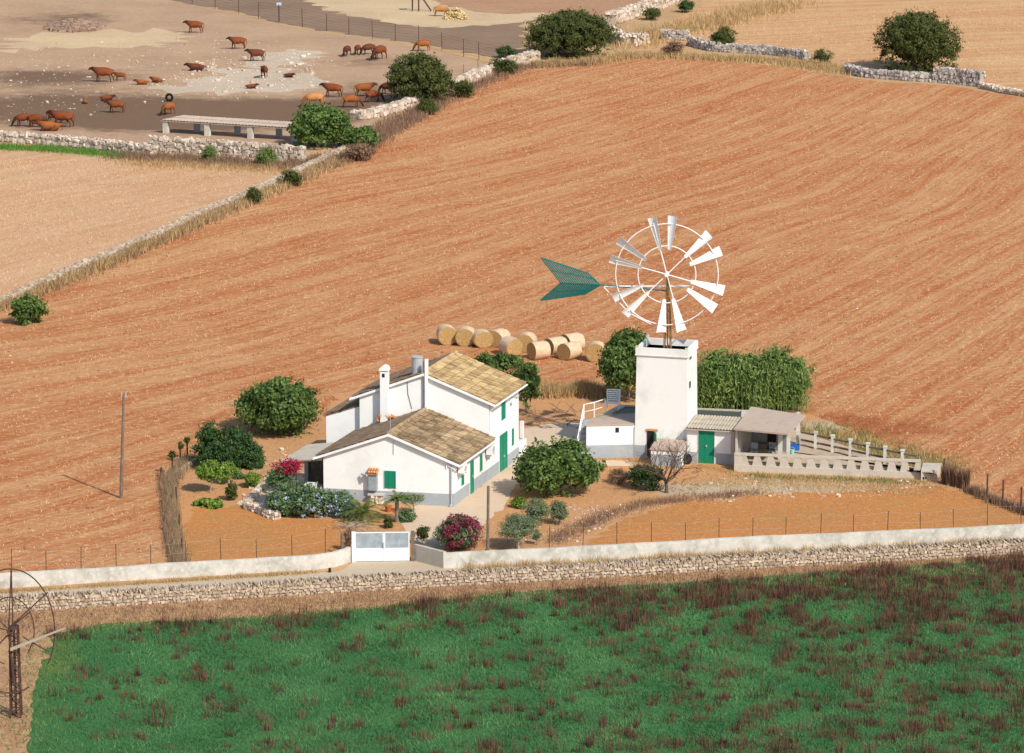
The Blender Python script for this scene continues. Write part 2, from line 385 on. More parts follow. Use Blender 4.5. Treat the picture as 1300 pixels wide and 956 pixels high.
def limbs(mb, base, c, r, rng, rad=.12, n=5, trunk_h=None):
    base = np.array(base, float); th = trunk_h if trunk_h is not None else max(.25, (c[2] - r[2]) + .35 * r[2])
    top = base + np.array([rng.normal(0, .08), rng.normal(0, .08), th])
    mb.tube([base + (0, 0, -.1), (base + top) / 2 + rng.normal(0, .04, 3), top], [rad * 1.25, rad, rad * .85], 7, .4)
    for i in range(n):
        a = 2 * math.pi * (i + rng.uniform(-.3, .3)) / n
        e = np.array([c[0] + math.cos(a) * r[0] * .6, c[1] + math.sin(a) * r[1] * .6, c[2] + rng.uniform(-.1, .6) * r[2]])
        m = (top + e) / 2 + np.array([0, 0, -.08 * r[2]])
        mb.tube([top - (0, 0, .05), m, e], [rad * .65, rad * .4, rad * .12], 5, rng.uniform(.2, .8))
def place(u0, u1, vt, vb, k=.85, dr=1.0, gap=0.0):
    """crown box in the photo -> foot, centre and radii. k: centre height as a share of rz; gap: clear trunk below"""
    uc = (u0 + u1) / 2; vc = (vt + vb) / 2; vg = vb
    for _ in range(12):
        p = G(uc, vg); s = scl(p); rx = (u1 - u0) / 2 / s; ry = rx * dr; hh = (vb - vt) / 2 / s
        sd_ = (vg - YH) / F; rz = math.sqrt(max(hh * hh - (ry * sd_) ** 2 * .8, (hh * .45) ** 2))
        zc = rz * k + gap; vg = vc + zc * s * .975
    return G(uc, vg), np.array([p[0], p[1], zc]), np.array([rx, ry, rz])
def tree(name, label, cat, box, mat, n, size, seed, clump=.3, nl=8, k=.85, dr=1.0, gap=0., group=None, bark='bark', updown=0., aspect=.6, rad=.12, trunk=True, shell=(.66, 1.04), part='crown', lk=.55, percl=38, blobs_f=None):
    rng = np.random.default_rng(seed); foot, c, r = place(*box, k=k, dr=dr, gap=gap)
    t = thing(name, label, cat, foot, group)
    if trunk:
        tm = MB(); limbs(tm, foot, c, r, rng, rad); tm.build('trunk', bark, t)
    m = MB(); rr = r * 1.05 - clump * .1; crown(m, blobs_f(c, rr) if blobs_f else lobes(c, rr, nl, rng, lk), n, size, rng, clump, percl=percl, updown=updown, aspect=aspect, shell=shell); m.build(part, mat, t)
    return t, c, r, rng

# boxes with jittered corners = stones
CUBE = np.array([[-1, -1, -1], [1, -1, -1], [1, 1, -1], [-1, 1, -1], [-1, -1, 1], [1, -1, 1], [1, 1, 1], [-1, 1, 1]], float)
CF = np.array([[0, 3, 2, 1], [4, 5, 6, 7], [0, 1, 5, 4], [1, 2, 6, 5], [2, 3, 7, 6], [3, 0, 4, 7]])
def rocks(mb, P, half, rng, jit=.28, rot=None, tilt=.25, tint=None):
    n = len(P); half = np.broadcast_to(half, (n, 3)) * rng.uniform(.7, 1.25, (n, 3))
    C = CUBE[None] * (1 + rng.uniform(-jit, jit, (n, 8, 3))); C = C * half[:, None, :]
    a = rng.uniform(0, 2 * np.pi, n) if rot is None else rot + rng.normal(0, .2, n)
    tl = rng.normal(0, tilt, n)
    ct, st = np.cos(tl)[:, None], np.sin(tl)[:, None]; x, z = C[:, :, 0] * ct - C[:, :, 2] * st, C[:, :, 0] * st + C[:, :, 2] * ct
    ca, sa = np.cos(a)[:, None], np.sin(a)[:, None]; y = C[:, :, 1]
    V = np.stack([x * ca - y * sa, x * sa + y * ca, z], 2) + P[:, None, :]
    fc = (CF[None] + (np.arange(n) * 8)[:, None, None]).reshape(-1, 4)
    ti = rng.uniform(0, 1, n) if tint is None else tint
    return mb.arr(V.reshape(-1, 3), fc, np.repeat(ti, 6))
def dry_wall(name, label, px, h, th, st, seed, mat='stone', coping=False, rubble=False, hv=.12, group=None):
    """loose-stone wall along a base line given in the photo"""
    rng = np.random.default_rng(seed); mb = MB()
    W = [G(u, v) for u, v in px]
    for a, b in zip(W[:-1], W[1:]):
        L = np.linalg.norm(b - a); d = (b - a) / L; nrm = np.array([-d[1], d[0], 0]); rot = math.atan2(d[1], d[0])
        core = .62 if rubble else .86
        lo = [a - nrm * th * .42, b - nrm * th * .42, b + nrm * th * .42, a + nrm * th * .42]
        hi = [q.copy() for q in lo]
        for i, q in enumerate(hi): q[:2] = q[:2] * .999 + .001 * q[:2]; q[2] = h * core
        mb.hexa(lo, hi, .35)
        rows = max(1, int(h / st)); cols = max(2, int(L / (st * 1.15)))
        for side in (-1, 1):
            jj, ii = np.meshgrid(np.arange(rows), np.arange(cols)); jj = jj.ravel(); ii = ii.ravel(); m = len(ii)
            sfrac = (ii + .5 + rng.uniform(-.35, .35, m) + .5 * (jj % 2)) / cols
            zz = (jj + .5 + rng.uniform(-.2, .2, m)) * h / rows
            ht = h * (1 + hv * np.sin(sfrac * L * .9 + a[0]) + rng.normal(0, hv * .5, m))
            lat = th * (.5 - (.28 * zz / h if rubble else .06 * zz / h))
            P = a[None] + d[None] * (sfrac * L)[:, None] + nrm[None] * (side * lat)[:, None]; P[:, 2] = zz
            k = (zz < ht) & (sfrac < 1.02)
            rocks(mb, P[k], (st * .58, st * .42, st * .46), rng, rot=rot)
        m = int(L * th / (st * st * .8)); s_ = rng.uniform(0, 1, m); P = a[None] + d[None] * (s_ * L)[:, None] + nrm[None] * (rng.uniform(-.45, .45, m) * th)[:, None]
        P[:, 2] = h * (core + .06) + rng.uniform(-.05, .12, m) * h
        rocks(mb, P, (st * .55, st * .5, st * .32), rng, rot=rot)
        if coping:
            m = int(L / (st * .62)); s_ = (np.arange(m) + rng.uniform(-.3, .3, m)) / m; P = a[None] + d[None] * (s_ * L)[:, None] - nrm[None] * th * .0; P[:, 2] = h * 1.0 + rng.uniform(-.05, .08, m)
            rocks(mb, P, (st * .22, th * .46, st * .5), rng, rot=rot, tilt=.4)
    o = mb.build(name, mat, None, origin=W[0]); return tag(o, label, 'stone wall', group)

# ------------------------------------------------------------------ ground sheets
def sheet(name, px, lvl, mat, label, step=2.0, ragged=.25, blobs=None, seed=1, world_pts=None, zf=None):
    rng = np.random.default_rng(seed)
    W = world_pts if world_pts is not None else [G(u, v)[:2] for u, v in px]
    B = []
    for i in range(len(W)):
        a, b = np.array(W[i]), np.array(W[(i + 1) % len(W)]); L = np.linalg.norm(b - a); m = max(1, min(400, int(L / max(.35, step * .4))))
        nn = np.array([-(b - a)[1], (b - a)[0]]) / (L + 1e-9)
        for j in range(m):
            B.append(a + (b - a) * j / m + (nn * rng.normal(0, ragged) if j else 0))
    B = np.array(B); lo, hi = B.min(0), B.max(0)
    gx = np.arange(lo[0], hi[0], step); gy = np.arange(lo[1], hi[1], step); Q = np.stack(np.meshgrid(gx, gy), 2).reshape(-1, 2)
    Q = Q + rng.uniform(-.2, .2, Q.shape) * step; Q = Q[inpoly(Q, B)]
    if len(Q): 
        vs = [Vector(p) for p in B] + [Vector(p) for p in Q]
    else: vs = [Vector(p) for p in B]
    nb = len(B); res = delaunay_2d_cdt(vs, [(i, (i + 1) % nb) for i in range(nb)], [], 1, 1e-5)
    V = np.array([(v.x, v.y) for v in res[0]]); Fc = [list(f) for f in res[2]]
    z = np.full(len(V), .004 * lvl)
    me = bpy.data.meshes.new(name)
    me.from_pydata([(x, y, zz) for (x, y), zz in zip(V, z)], [], Fc); me.update()
    if me.polygons and me.polygons[0].normal.z < 0: me.flip_normals()
    mixv = np.zeros(len(V), np.float32)
    for (u, v, su, sv, am) in (blobs or []):
        # blob centre and reach measured in the photo, stored on the ground as metres
        c = G(u, v)[:2]; rx = np.linalg.norm(G(u + su, v)[:2] - c); ry = abs(G(u, v - sv)[1] - G(u, v + sv)[1]) / 2
        mixv += am * np.exp(-(((V[:, 0] - c[0]) / rx) ** 2 + ((V[:, 1] - c[1]) / ry) ** 2))
    a = me.attributes.new('mix', 'FLOAT', 'POINT'); a.data.foreach_set('value', np.clip(mixv, 0, 1.3).astype(np.float32))
    me.materials.append(mat); o = bpy.data.objects.new(name, me); COL.objects.link(o)
    return tag(o, label, None, None, 'structure')

S_base = soil('dry_land', (.40, .24, .12), (.50, .33, .17), (.6, .42, .24), bumpd=.05)
S_field = soil('ploughed_red_stubble', (.42, .128, .040), (.55, .285, .128), (.70, .47, .26), D=(.33, .10, .033), streak=(1.75, .010), speck=2.1, bumpd=.24, spk=.75)
S_field2 = soil('far_stubble', (.46, .22, .10), (.56, .36, .18), (.68, .48, .29), streak=(.25, .0), speck=2.2, bumpd=.06, spk=.4)
S_left = soil('pale_stubble', (.49, .265, .135), (.55, .35, .20), (.62, .46, .30), D=(.40, .22, .11), streak=(1.3, 0), speck=2.0, bumpd=.05, spk=.4)
S_yard = soil('trampled_paddock_earth', (.46, .30, .185), (.36, .23, .14), (.58, .43, .29), D=(.15, .09, .055), speck=1.6, bumpd=.06, spk=.5)
S_rock = soil('pale_outcrop', (.52, .42, .30), (.44, .34, .24), (.64, .55, .42), speck=1.3, bumpd=.08, spk=.6)
S_mud = soil('dark_churned_mud', (.21, .135, .09), (.27, .18, .115), (.33, .24, .165), speck=1.5, bumpd=.06, spk=.3)
S_strawg = soil('scattered_straw_ground', (.58, .43, .25), (.46, .32, .19), (.68, .56, .38), speck=2.5, bumpd=.05)
S_brown = soil('far_brown_field', (.34, .18, .10), (.42, .25, .14), (.5, .34, .2), speck=1.6)
S_garden = soil('garden_soil', (.52, .245, .095), (.46, .26, .13), (.62, .42, .23), D=(.45, .37, .25), speck=3.2, bumpd=.05, spk=.45)
S_plot = soil('orange_plot_soil', (.50, .20, .06), (.40, .19, .065), (.62, .36, .16), D=(.34, .22, .07), speck=3.4, bumpd=.07, spk=.6)
S_conc = soil('paved_concrete', (.62, .47, .32), (.56, .42, .30), (.7, .56, .41), speck=4, bumpd=.015, spk=.4)
S_road = soil('road_surface', (.46, .37, .26), (.50, .40, .28), (.58, .48, .34), speck=4, bumpd=.02)
S_verge = soil('dry_verge', (.48, .29, .15), (.30, .15, .08), (.60, .44, .27), speck=3, bumpd=.06, patch=.5)
S_crop = soil('crop_ground', (.035, .125, .04), (.065, .175, .055), (.12, .24, .085), D=(.13, .17, .045), speck=3, bumpd=.1, spk=.35)

o = sheet('ground', None, 0, S_base, 'dry tan land stretching away on all sides', step=200, ragged=0, world_pts=[(-4000, -1000), (4000, -1000), (4000, 7000), (-4000, 7000)])
DIAG = [(-160, 420), (0, 383), (60, 357), (135, 325), (200, 298), (262, 270), (330, 240), (400, 207), (450, 182), (500, 152), (560, 118), (610, 92), (665, 72), (720, 68)]
sheet('ploughed_field', [(-160, 770), (-160, 425), (0, 388), (60, 362), (135, 332), (200, 304), (262, 276), (330, 246), (400, 214), (450, 190), (500, 160), (560, 126), (610, 100), (665, 82), (740, 76), (800, 74), (900, 76), (1000, 85), (1060, 96), (1120, 104), (1200, 108), (1300, 124), (1480, 150), (1480, 660), (1300, 672), (700, 700), (300, 722)],
      2, S_field, 'red brown stubble field combed by long diagonal rows behind the farm', step=2.5,
      blobs=[(1140, 545, 90, 10, 1.1), (1060, 530, 50, 7, .8), (800, 330, 160, 60, .35), (300, 450, 120, 50, .35), (200, 640, 60, 60, .3)])
sheet('far_field', [(800, 66), (830, 40), (880, 10), (940, -40), (1600, -60), (1600, 150), (1300, 118), (1200, 100), (1100, 92), (1000, 72), (880, 62)], 2, S_field2, 'pale orange stubble field beyond the top stone wall', step=4)
sheet('stubble_field', [(-160, 200), (0, 190), (150, 198), (260, 205), (380, 195), (440, 182), (400, 203), (330, 236), (262, 266), (200, 294), (135, 321), (60, 352), (0, 378), (-160, 415)], 2, S_left,
      'pale tan stubble field left of the long diagonal wall', step=2.5, blobs=[(150, 235, 60, 5, .5), (330, 212, 70, 8, .8), (60, 262, 60, 3, .4), (240, 230, 80, 4, .4)])
sheet('paddock', [(-160, 175), (-160, -30), (120, -30), (215, 0), (300, 18), (384, 37), (473, 50), (561, 65), (620, 84), (560, 112), (500, 148), (450, 176), (380, 190), (190, 190), (0, 168)], 2, S_yard,
      'bare trampled cattle paddock in the upper left', step=2.5,
      blobs=[(190, 152, 240, 16, .75), (60, 98, 120, 11, 1.1), (100, 24, 55, 12, .8), (60, 132, 130, 18, 1.05), (250, 140, 150, 18, 1.1), (400, 140, 90, 14, .8), (470, 78, 70, 10, .6), (330, 150, 80, 14, .6), (470, 118, 60, 16, .8), (180, 150, 90, 14, .6), (20, 25, 40, 8, .5)])
def patch(px, lvl, mat, name, label, seed=3, ragged=.5): return sheet(name, px, lvl, mat, label, step=3, ragged=ragged, seed=seed)
patch([(0, 48), (100, 40), (250, 38), (215, 60), (90, 62), (0, 66)], 3, S_strawg, 'straw_litter', 'yellow straw strewn over the upper paddock', 5, 1.6)
patch([(270, 92), (300, 84), (345, 78), (330, 66), (380, 62), (400, 74), (370, 90), (405, 100), (408, 112), (370, 116), (300, 118), (210, 116), (190, 110), (240, 106)], 4, S_rock, 'rocky_ground', 'pale rocky outcrop in the middle of the paddock', 6, 1.4)
patch([(215, 0), (300, 15), (384, 34), (473, 47), (561, 60), (640, 76), (664, 60), (664, 24), (560, 36), (480, 26), (410, 12), (395, -40), (150, -40)], 4, S_mud, 'mud_yard', 'dark churned earth beyond the wire fence', 7)
patch([(395, -40), (395, 6), (440, 18), (500, 30), (560, 36), (620, 33), (680, 26), (700, 14), (640, 18), (600, 14), (560, 4), (520, -40)], 5, S_strawg, 'straw_bed', 'yellow straw bedding spread behind the fence', 8)
patch([(520, -40), (560, 4), (600, 14), (640, 18), (720, 14), (760, 24), (790, 30), (830, 10), (850, -40)], 6, S_brown, 'brown_field', 'brown ploughed strip at the top edge', 9)
FARM = [(228, 722), (212, 640), (206, 600), (240, 570), (300, 558), (400, 540), (430, 500), (560, 470), (690, 505), (740, 500), (1010, 520), (1080, 545), (1190, 590), (1300, 645), (1300, 672), (950, 690), (560, 706), (430, 712)]
sheet('garden', FARM, 4, S_garden, 'orange earth of the farm garden', step=1.5, ragged=.2,
      blobs=[(1000, 618, 160, 9, 1.0), (870, 625, 60, 10, .7), (300, 580, 60, 8, .5), (720, 520, 40, 10, .3), (1050, 540, 60, 9, .9)])
sheet('plot', [(232, 718), (232, 668), (250, 645), (330, 640), (345, 656), (445, 662), (440, 700), (425, 710)], 5, S_plot, 'orange tilled plot left of the gate', step=1.2, blobs=[(280, 655, 40, 4, .7), (330, 683, 70, 6, .5), (260, 700, 40, 5, .5)])
sheet('plot', [(745, 692), (790, 660), (860, 640), (960, 630), (1190, 618), (1300, 650), (1300, 668), (1100, 678), (900, 688)], 5, S_plot, 'orange tilled plot right of the bare tree', step=1.2, blobs=[(1000, 655, 90, 5, .5), (1150, 640, 90, 6, .5), (870, 670, 50, 5, .4)])
sheet('paved_yard', [(527, 712), (528, 692), (512, 668), (500, 655), (540, 638), (575, 640), (668, 572), (664, 545), (700, 538), (745, 535), (745, 586), (806, 584), (806, 592), (700, 592), (665, 606), (648, 625), (640, 645), (612, 668), (580, 694), (556, 702)], 6, S_conc, 'pale concrete drive beside the house', step=1.5, ragged=.12)
sheet('terrace_path', [(300, 640), (330, 620), (372, 600), (412, 618), (412, 640), (372, 642), (345, 655)], 6, S_conc, 'small paved terrace in front of the pergola', step=1.5, ragged=.1)
sheet('road', [(-200, 768), (0, 752), (430, 726), (452, 712), (528, 712), (562, 722), (900, 703), (1300, 685), (1500, 676), (1500, 695), (1300, 700), (925, 720), (500, 744), (0, 774), (-200, 788)], 5, S_road, 'narrow pale road between the two walls', step=1.5, ragged=.05)
sheet('verge', [(-200, 788), (0, 774), (500, 744), (925, 720), (1300, 700), (1500, 692), (1500, 712), (1300, 716), (925, 740), (650, 756), (500, 774), (325, 790), (130, 798), (60, 812), (45, 868), (35, 1020), (-200, 1020)], 3, S_verge, 'dry grassy verge below the stone wall', step=1.5, ragged=.3)
CROP = [(1500, 706), (1300, 708), (1100, 722), (925, 736), (650, 752), (500, 770), (325, 785), (130, 792), (70, 806), (45, 868), (30, 1020), (1500, 1020)]
sheet('crop_field', CROP, 6, S_crop, 'bright green crop field filling the bottom', step=1.2, ragged=.12,
      blobs=[(1200, 735, 260, 18, 1.0), (900, 752, 160, 10, .7), (70, 840, 40, 40, .8), (620, 765, 120, 8, .5)])

# ------------------------------------------------------------------ farmhouse
def frame(p, q):
    d = unit((q - p)[:2]); return np.array([d[0], d[1], 0.]), np.array([d[1], -d[0], 0.])     # along, outward (towards the viewer when p->q runs left to right)
def panel(mb, p, q, u0, u1, vt, vb, thick=.06, out=.0, tint=.5):
    """box on the wall plane p-q covering a photo rectangle; returns its corners"""
    d, n = frame(p, q); uc, vc = (u0 + u1) / 2, (vt + vb) / 2
    s0 = np.dot(WP(p, q, u0, vc) - p, d); s1 = np.dot(WP(p, q, u1, vc) - p, d)
    zt, zb = WP(p, q, uc, vt)[2], WP(p, q, uc, vb)[2]
    return slab(mb, p, d, n, s0, s1, zb, zt, thick, out, tint)
def slab(mb, p, d, n, s0, s1, zb, zt, thick, out, tint=.5):
    a = p[:2] + d[:2] * s0 + n[:2] * out; b = p[:2] + d[:2] * s1 + n[:2] * out; c = b + n[:2] * thick; e = a + n[:2] * thick
    mb.prism([a, b, c, e], zb, zt, tint); return s0, s1, zb, zt
def tiles(mb, r0, r1, e0, e1, rng, cw=.23, rh=.42, lift=.05, amp=.055, lo=.0, hi=1.):
    """tiled roof slope: ridge r0-r1, eave e0-e1"""
    r0, r1, e0, e1 = [np.array(x, float) for x in (r0, r1, e0, e1)]
    L = np.linalg.norm(r1 - r0); S = np.linalg.norm(e0 - r0); nc = int(L / cw); nr = int(S / rh)
    nrm = unit(np.cross(e0 - r0, r1 - r0)); nrm = nrm if nrm[2] > 0 else -nrm
    sub = 4; prof = [0, .8, 1, .8]; band = rng.uniform(0, 1, (nr, nc // 3 + 2)); rowt = rng.uniform(-.2, .2, nr)
    V = []; Fc = []; T = []
    for j in range(nr):
        for k in (0, 1):
            f = (j + k * 1.04) / nr
            for i in range(nc * sub + 1):
                g = i / (nc * sub); P = (r0 * (1 - g) + r1 * g) * (1 - f) + (e0 * (1 - g) + e1 * g) * f
                V.append(P + nrm * (amp * prof[i % sub] + lift * (k * 1.0) + .02 + .006 * math.sin(i * .7 + j)))
        b = 2 * j * (nc * sub + 1); w = nc * sub + 1
        for i in range(nc * sub):
            Fc.append([b + i, b + i + 1, b + w + i + 1, b + w + i])
            T.append(min(1, max(0, lo + (hi - lo) * (.3 * band[j, (i // sub) // 3] + .7 * rng.uniform() + rowt[j]))))
    V2 = [r0, r1, e1, e0]; V3 = [p - nrm * .08 for p in V2]
    mb.add(V, Fc, T); mb.hexa(V3, V2, .8); return mb
ZV = np.array([0, 0, 1.])
B_ = G(575.7, 643.3); A_ = G(411, 635.5); C_ = G(658.5, 582); M_ = G(620.8, 609.9)
e1 = unit(A_ - B_); e2 = unit(C_ - B_); WD = np.linalg.norm(A_ - B_)
L1 = np.linalg.norm(M_ - B_); L2 = np.linalg.norm(C_ - M_); N_ = M_ + e1 * (WD + .15)
house = thing('farmhouse', 'white farmhouse with tiled roofs and green shutters beside the concrete drive', 'house', (B_ + A_) / 2 + e2 * 4)
def block(p, left, depth, zr, zl, za, fa=.5):
    """gabled prism: p front right corner, left vector, depth vector"""
    mb = MB(); q = p + left; mid = p + left * fa
    f = [atz(p, 0), atz(q, 0), atz(q, zl), atz(mid, za), atz(p, zr)]; bk = [x + depth for x in f]
    mb.add(f + bk, [[0, 1, 2, 3, 4][::-1], [5, 6, 7, 8, 9], [0, 1, 6, 5], [1, 2, 7, 6], [2, 3, 8, 7], [3, 4, 9, 8], [4, 0, 5, 9]]); return mb
zr = zat(B_, 586); zl = zat(A_, 577); mid1 = B_ + e1 * WD * .49; za = zat(mid1, 550.5)
wl = block(B_, e1 * WD, e2 * (L1 + .3), zr, zl, za, .49).build('wall', 'white', house)
zr2 = zat(M_, 510); zl2 = zat(N_, 501.5); mid2 = M_ + e1 * (WD + .15) * .5; za2 = zat(mid2, 474)
wt = block(M_ + e2 * .003, e1 * (WD + .15), e2 * L2, zr2, zl2, za2).build('wall', 'white', house)
rngr = np.random.default_rng(5)
def roofs(p, left, fa, z0, z1, zt, d0, d1, nm, matR, matL, ovf=.15, eav=.38):
    q = p + left; m = p + left * fa; lu = unit(left)
    sR = (zt - z0) / (np.linalg.norm(left) * fa); sL = (zt - z1) / (np.linalg.norm(left) * (1 - fa))
    rd0, rd1 = atz(m + e2 * d0, zt + .03), atz(m + e2 * d1, zt + .03)
    eR = lambda d: atz(p - lu * eav + e2 * d, z0 - sR * eav + .03); eL = lambda d: atz(q + lu * eav + e2 * d, z1 - sL * eav + .03)
    a = MB(); tiles(a, rd0, rd1, eR(d0), eR(d1), rngr); ra = a.build('roof', matR, house)
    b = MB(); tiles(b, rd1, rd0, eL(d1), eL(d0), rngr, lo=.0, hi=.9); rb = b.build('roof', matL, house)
    c = MB(); c.tube([rd0 + ZV * .05, rd1 + ZV * .05], .11, 8, .7); c.build('ridge_tiles', matR, ra)
    g = MB(); g.tube([eR(d0) - ZV * .1 - lu * .06, eR(d1) - ZV * .1 - lu * .06], .06, 6); g.build('gutter', 'metalwhite', ra)
    g = MB(); g.tube([eL(d0) - ZV * .08 + lu * .06 - e2 * .25, eL(d1) - ZV * .08 + lu * .06], .07, 6); g.build('gutter', 'metalwhite', rb)
    v = MB(); t = .13
    for s, e in ((rd0, eR(d0)), (rd0, eL(d0))):
        n = -e2 * .05; v.hexa([s + n - ZV * .15, e + n - ZV * .14, e + e2 * .06 - ZV * .14, s + e2 * .06 - ZV * .15], [s + n + ZV * .0, e + n + ZV * .0, e + e2 * .06, s + e2 * .06])
    v.build('verge_board', 'white', ra)
    return ra
r1_ = roofs(B_, e1 * WD, .49, zr, zl, za, -.18, L1, 'low', 'roofmid', 'roofshade')
r2_ = roofs(M_, e1 * (WD + .15), .5, zr2, zl2, za2, -.15, L2 + .2, 'tall', 'rooflight', 'roofshade')
# painted plinth, 2 cm proud
pl = MB(); zp = zat(B_, 627.3); dF, nF = frame(A_, B_); dR, nR = frame(B_, C_)
slab(pl, A_, dF, nF, 0, WD + .02, 0, zp, .02, .003); slab(pl, B_, dR, nR, 0, L1 + L2, 0, zp, .02, .003); pl.build('plinth', 'plinth', house)
def louvre(name, p, q, u0, u1, vt, vb, nleaf=1, parent=house, mat='green'):
    m = MB(); s0, s1, zb, zt = panel(m, p, q, u0, u1, vt, vb, .035, .004); d, n = frame(p, q); w = s1 - s0
    for i in range(nleaf):
        a, b = s0 + w * i / nleaf, s0 + w * (i + 1) / nleaf
        for x0, x1 in ((a + .005, a + .07), (b - .07, b - .005)): slab(m, p, d, n, x0, x1, zb + .01, zt - .01, .03, .039)
        k = max(4, int((zt - zb) / .11))
        for j in range(k):
            z = zb + (zt - zb) * (j + .5) / k; slab(m, p, d, n, a + .07, b - .07, z - .022, z + .022, .018, .039)
    o = m.build(name, mat, parent); f = MB(); 
    for x0, x1, y0, y1 in ((s0 - .06, s0, zb, zt + .06), (s1, s1 + .06, zb, zt + .06), (s0, s1, zt, zt + .06)): slab(f, p, d, n, x0, x1, y0, y1, .03, .002)
    f.build('frame', 'white', o)
    if name == 'door':
        h = MB(); slab(h, p, d, n, s0 + w * .46, s0 + w * .54, zb + 1.0, zb + 1.12, .05, .07); h.build('handle', 'metalgrey', o)
    return o
louvre('shutter', A_, B_, 488.2, 502.8, 597.6, 619.6, 2)
louvre('shutter', B_, C_, 585, 588, 600, 616)
louvre('door', B_, C_, 596.2, 600.3, 585, 627)
louvre('shutter', B_, C_, 608.3, 611.2, 576.5, 598)
tag(louvre('door', B_, C_, 633.6, 643, 550, 601, 2), 'tall wide green double door')
louvre('shutter', B_, C_, 649, 651.2, 544, 565.5)
louvre('shutter', B_, C_, 635.8, 640.6, 508, 532.5, 2)
# meter cupboard with its little tiled cap, lamp bracket, vent pipes, antenna mast
m = MB(); s0, s1, zb, zt = panel(m, A_, B_, 469.5, 480, 600.5, 621, .35, .004); mc = m.build('meter_cupboard', 'gategrey', house)
c = MB(); ctr = A_ + dF * (s0 + s1) / 2; hw = (s1 - s0) / 2 + .08
tiles(c, A_ + dF * (s0 - .06) + ZV * (zt + .26) + nF * .01, A_ + dF * (s1 + .06) + ZV * (zt + .26) + nF * .01, A_ + dF * (s0 - .06) + ZV * (zt + .05) + nF * .48, A_ + dF * (s1 + .06) + ZV * (zt + .05) + nF * .48, rngr, .13, .2)
c.build('cap', 'roofclay', mc)
m = MB(); lp = WP(A_, B_, 464, 601); m.tube([lp, lp + nF * .35], .03); m.tube([lp + nF * .2 - dF * .18, lp + nF * .45 + dF * .2], .07, 8); m.build('wall_lamp', 'metalgrey', house)
m = MB(); dp = WP(A_, B_, 573.2, 642); m.tube([atz(dp, .02) + nF * .07, atz(dp, zr - .1) + nF * .07, atz(dp, zr - .0) + nF * .07 + dR * .0], .045, 7); m.tube([atz(dp, .1) + nF * .07, atz(dp, .1) + nF * .25], .09, 8); m.build('downpipe', 'metalgrey', house)
m = MB(); dp = WP(B_, C_, 621.6, 550); m.tube([atz(dp, zat(dp, 545)) + nR * .06, atz(dp, zr2 - .05) + nR * .06], .045, 7); m.build('downpipe', 'metalwhite', house)
m = MB(); k = WP(B_, C_, 611.5, 600); m.tube([atz(k, .1) + nR * .03, atz(k, zp + .1) + nR * .03], .02, 5); m.build('conduit', 'metalgrey', house)
m = MB(); k = WP(A_, B_, 499.7, 560); m.tube([k + nF * .03, atz(k, k[2] - .75) + nF * .03], .025, 5); m.build('conduit', 'metalgrey', house)
m = MB(); k = WP(A_, B_, 567, 592); m.tube([k + nF * .06 + ZV * .55, k + nF * .06 - ZV * .1], .035, 5); m.tube([k + nF * .06 + ZV * .1, k + nF * .1 + dF * .5 - ZV * .15], .03, 5); m.build('conduit', 'white', house)
ant = atz(mid1 + e2 * .2, za); m = MB(); m.tube([ant, ant + ZV * .9], .015, 4); m.build('antenna_mast', 'metalgrey', house)
def ac(u0, u1, vt, vb):
    m = MB(); s0, s1, zb, zt = panel(m, B_, C_, u0, u1, vt, vb, .32, .1); o = m.build('air_conditioner', 'metalwhite', house)
    g = MB(); d, n = dR, nR; cc = B_ + d * (s0 + s1) / 2 + n * .425 + ZV * (zb + zt) / 2; R = min(s1 - s0, zt - zb) * .36
    g.tube([cc, cc + n * .02], R, 16); g.tube([cc + n * .02, cc + n * .03], R * .3, 8, .2)
    g.build('fan_grille', 'metalgrey', o)
    for x in (s0 + .05, s1 - .1): g = MB(); slab(g, B_, d, n, x, x + .05, zb - .1, zb - .003, .4, .004); g.build('bracket', 'metalgrey', o)
ac(579.5, 584.2, 588.5, 599); ac(615.2, 620.2, 564, 575.5)
m = MB(); k = WP(B_, C_, 646, 504); m.tube([k, k + nR * .5], .03, 5); m.tube([k + nR * .5 - dR * .15, k + nR * .5 + dR * .25], .07, 8); m.build('wall_lamp', 'metalgrey', house)
# chimneys
M2, N2 = M_.copy(), N_.copy(); dT, nT = frame(N2, M2)
m = MB(); s0, s1, zb, zt = panel(m, N2, M2, 485, 494.6, 470, 540, .5, .01); ch = m.build('chimney', 'white', house)
cx = N2 + dT * (s0 + s1) / 2 + nT * .26; m = MB(); hw = (s1 - s0) / 2
P = []; 
for i in range(9):
    a = math.pi * i / 8; P.append((math.cos(a) * (hw + .05), math.sin(a) * .28))
f0 = [cx + dT * x + nT * .3 + ZV * (zt + .06 + y) for x, y in P]; f1 = [x - nT * .6 for x in f0]
m.add(f0 + f1, [list(range(9)), list(range(9, 18))[::-1], [0, 9, 17, 8]] + [[i, i + 9, i + 10, i + 1][::-1] for i in range(8)]); m.build('cap', 'white', ch)
m = MB(); slab(m, cx - ZV * 0, dT, nT, -.1, .06, zt - .32, zt - .1, .02, .245); m.build('flue_opening', 'darkhole', ch)
m = MB(); s0, s1, zb, zt = panel(m, N2 + e2 * .6, M2 + e2 * .6, 540.6, 544.4, 455.5, 480, .2, .0); 
m2 = MB(); panel(m2, N2, M2, 540.4, 544, 455.5, 524, .24, .012); cb = m2.build('chimney', 'white', house)
m = MB(); panel(m, N2, M2, 537.6, 540.3, 459, 520, .12, .012); m.build('flue_pipe', 'metalgrey', cb)
q0 = N2 + e2 * .55; q1 = M2 + e2 * .55; cen = WP(q0, q1, 529.8, 478); top = zat(cen, 453.5)
m = MB(); cyl = [atz(cen, za2 - 1.1), atz(cen, top)]; m.tube(cyl, .31, 18); o = m.build('chimney', 'metalgrey', house, smooth=False); tag(o, 'wide grey metal flue on the tall roof')
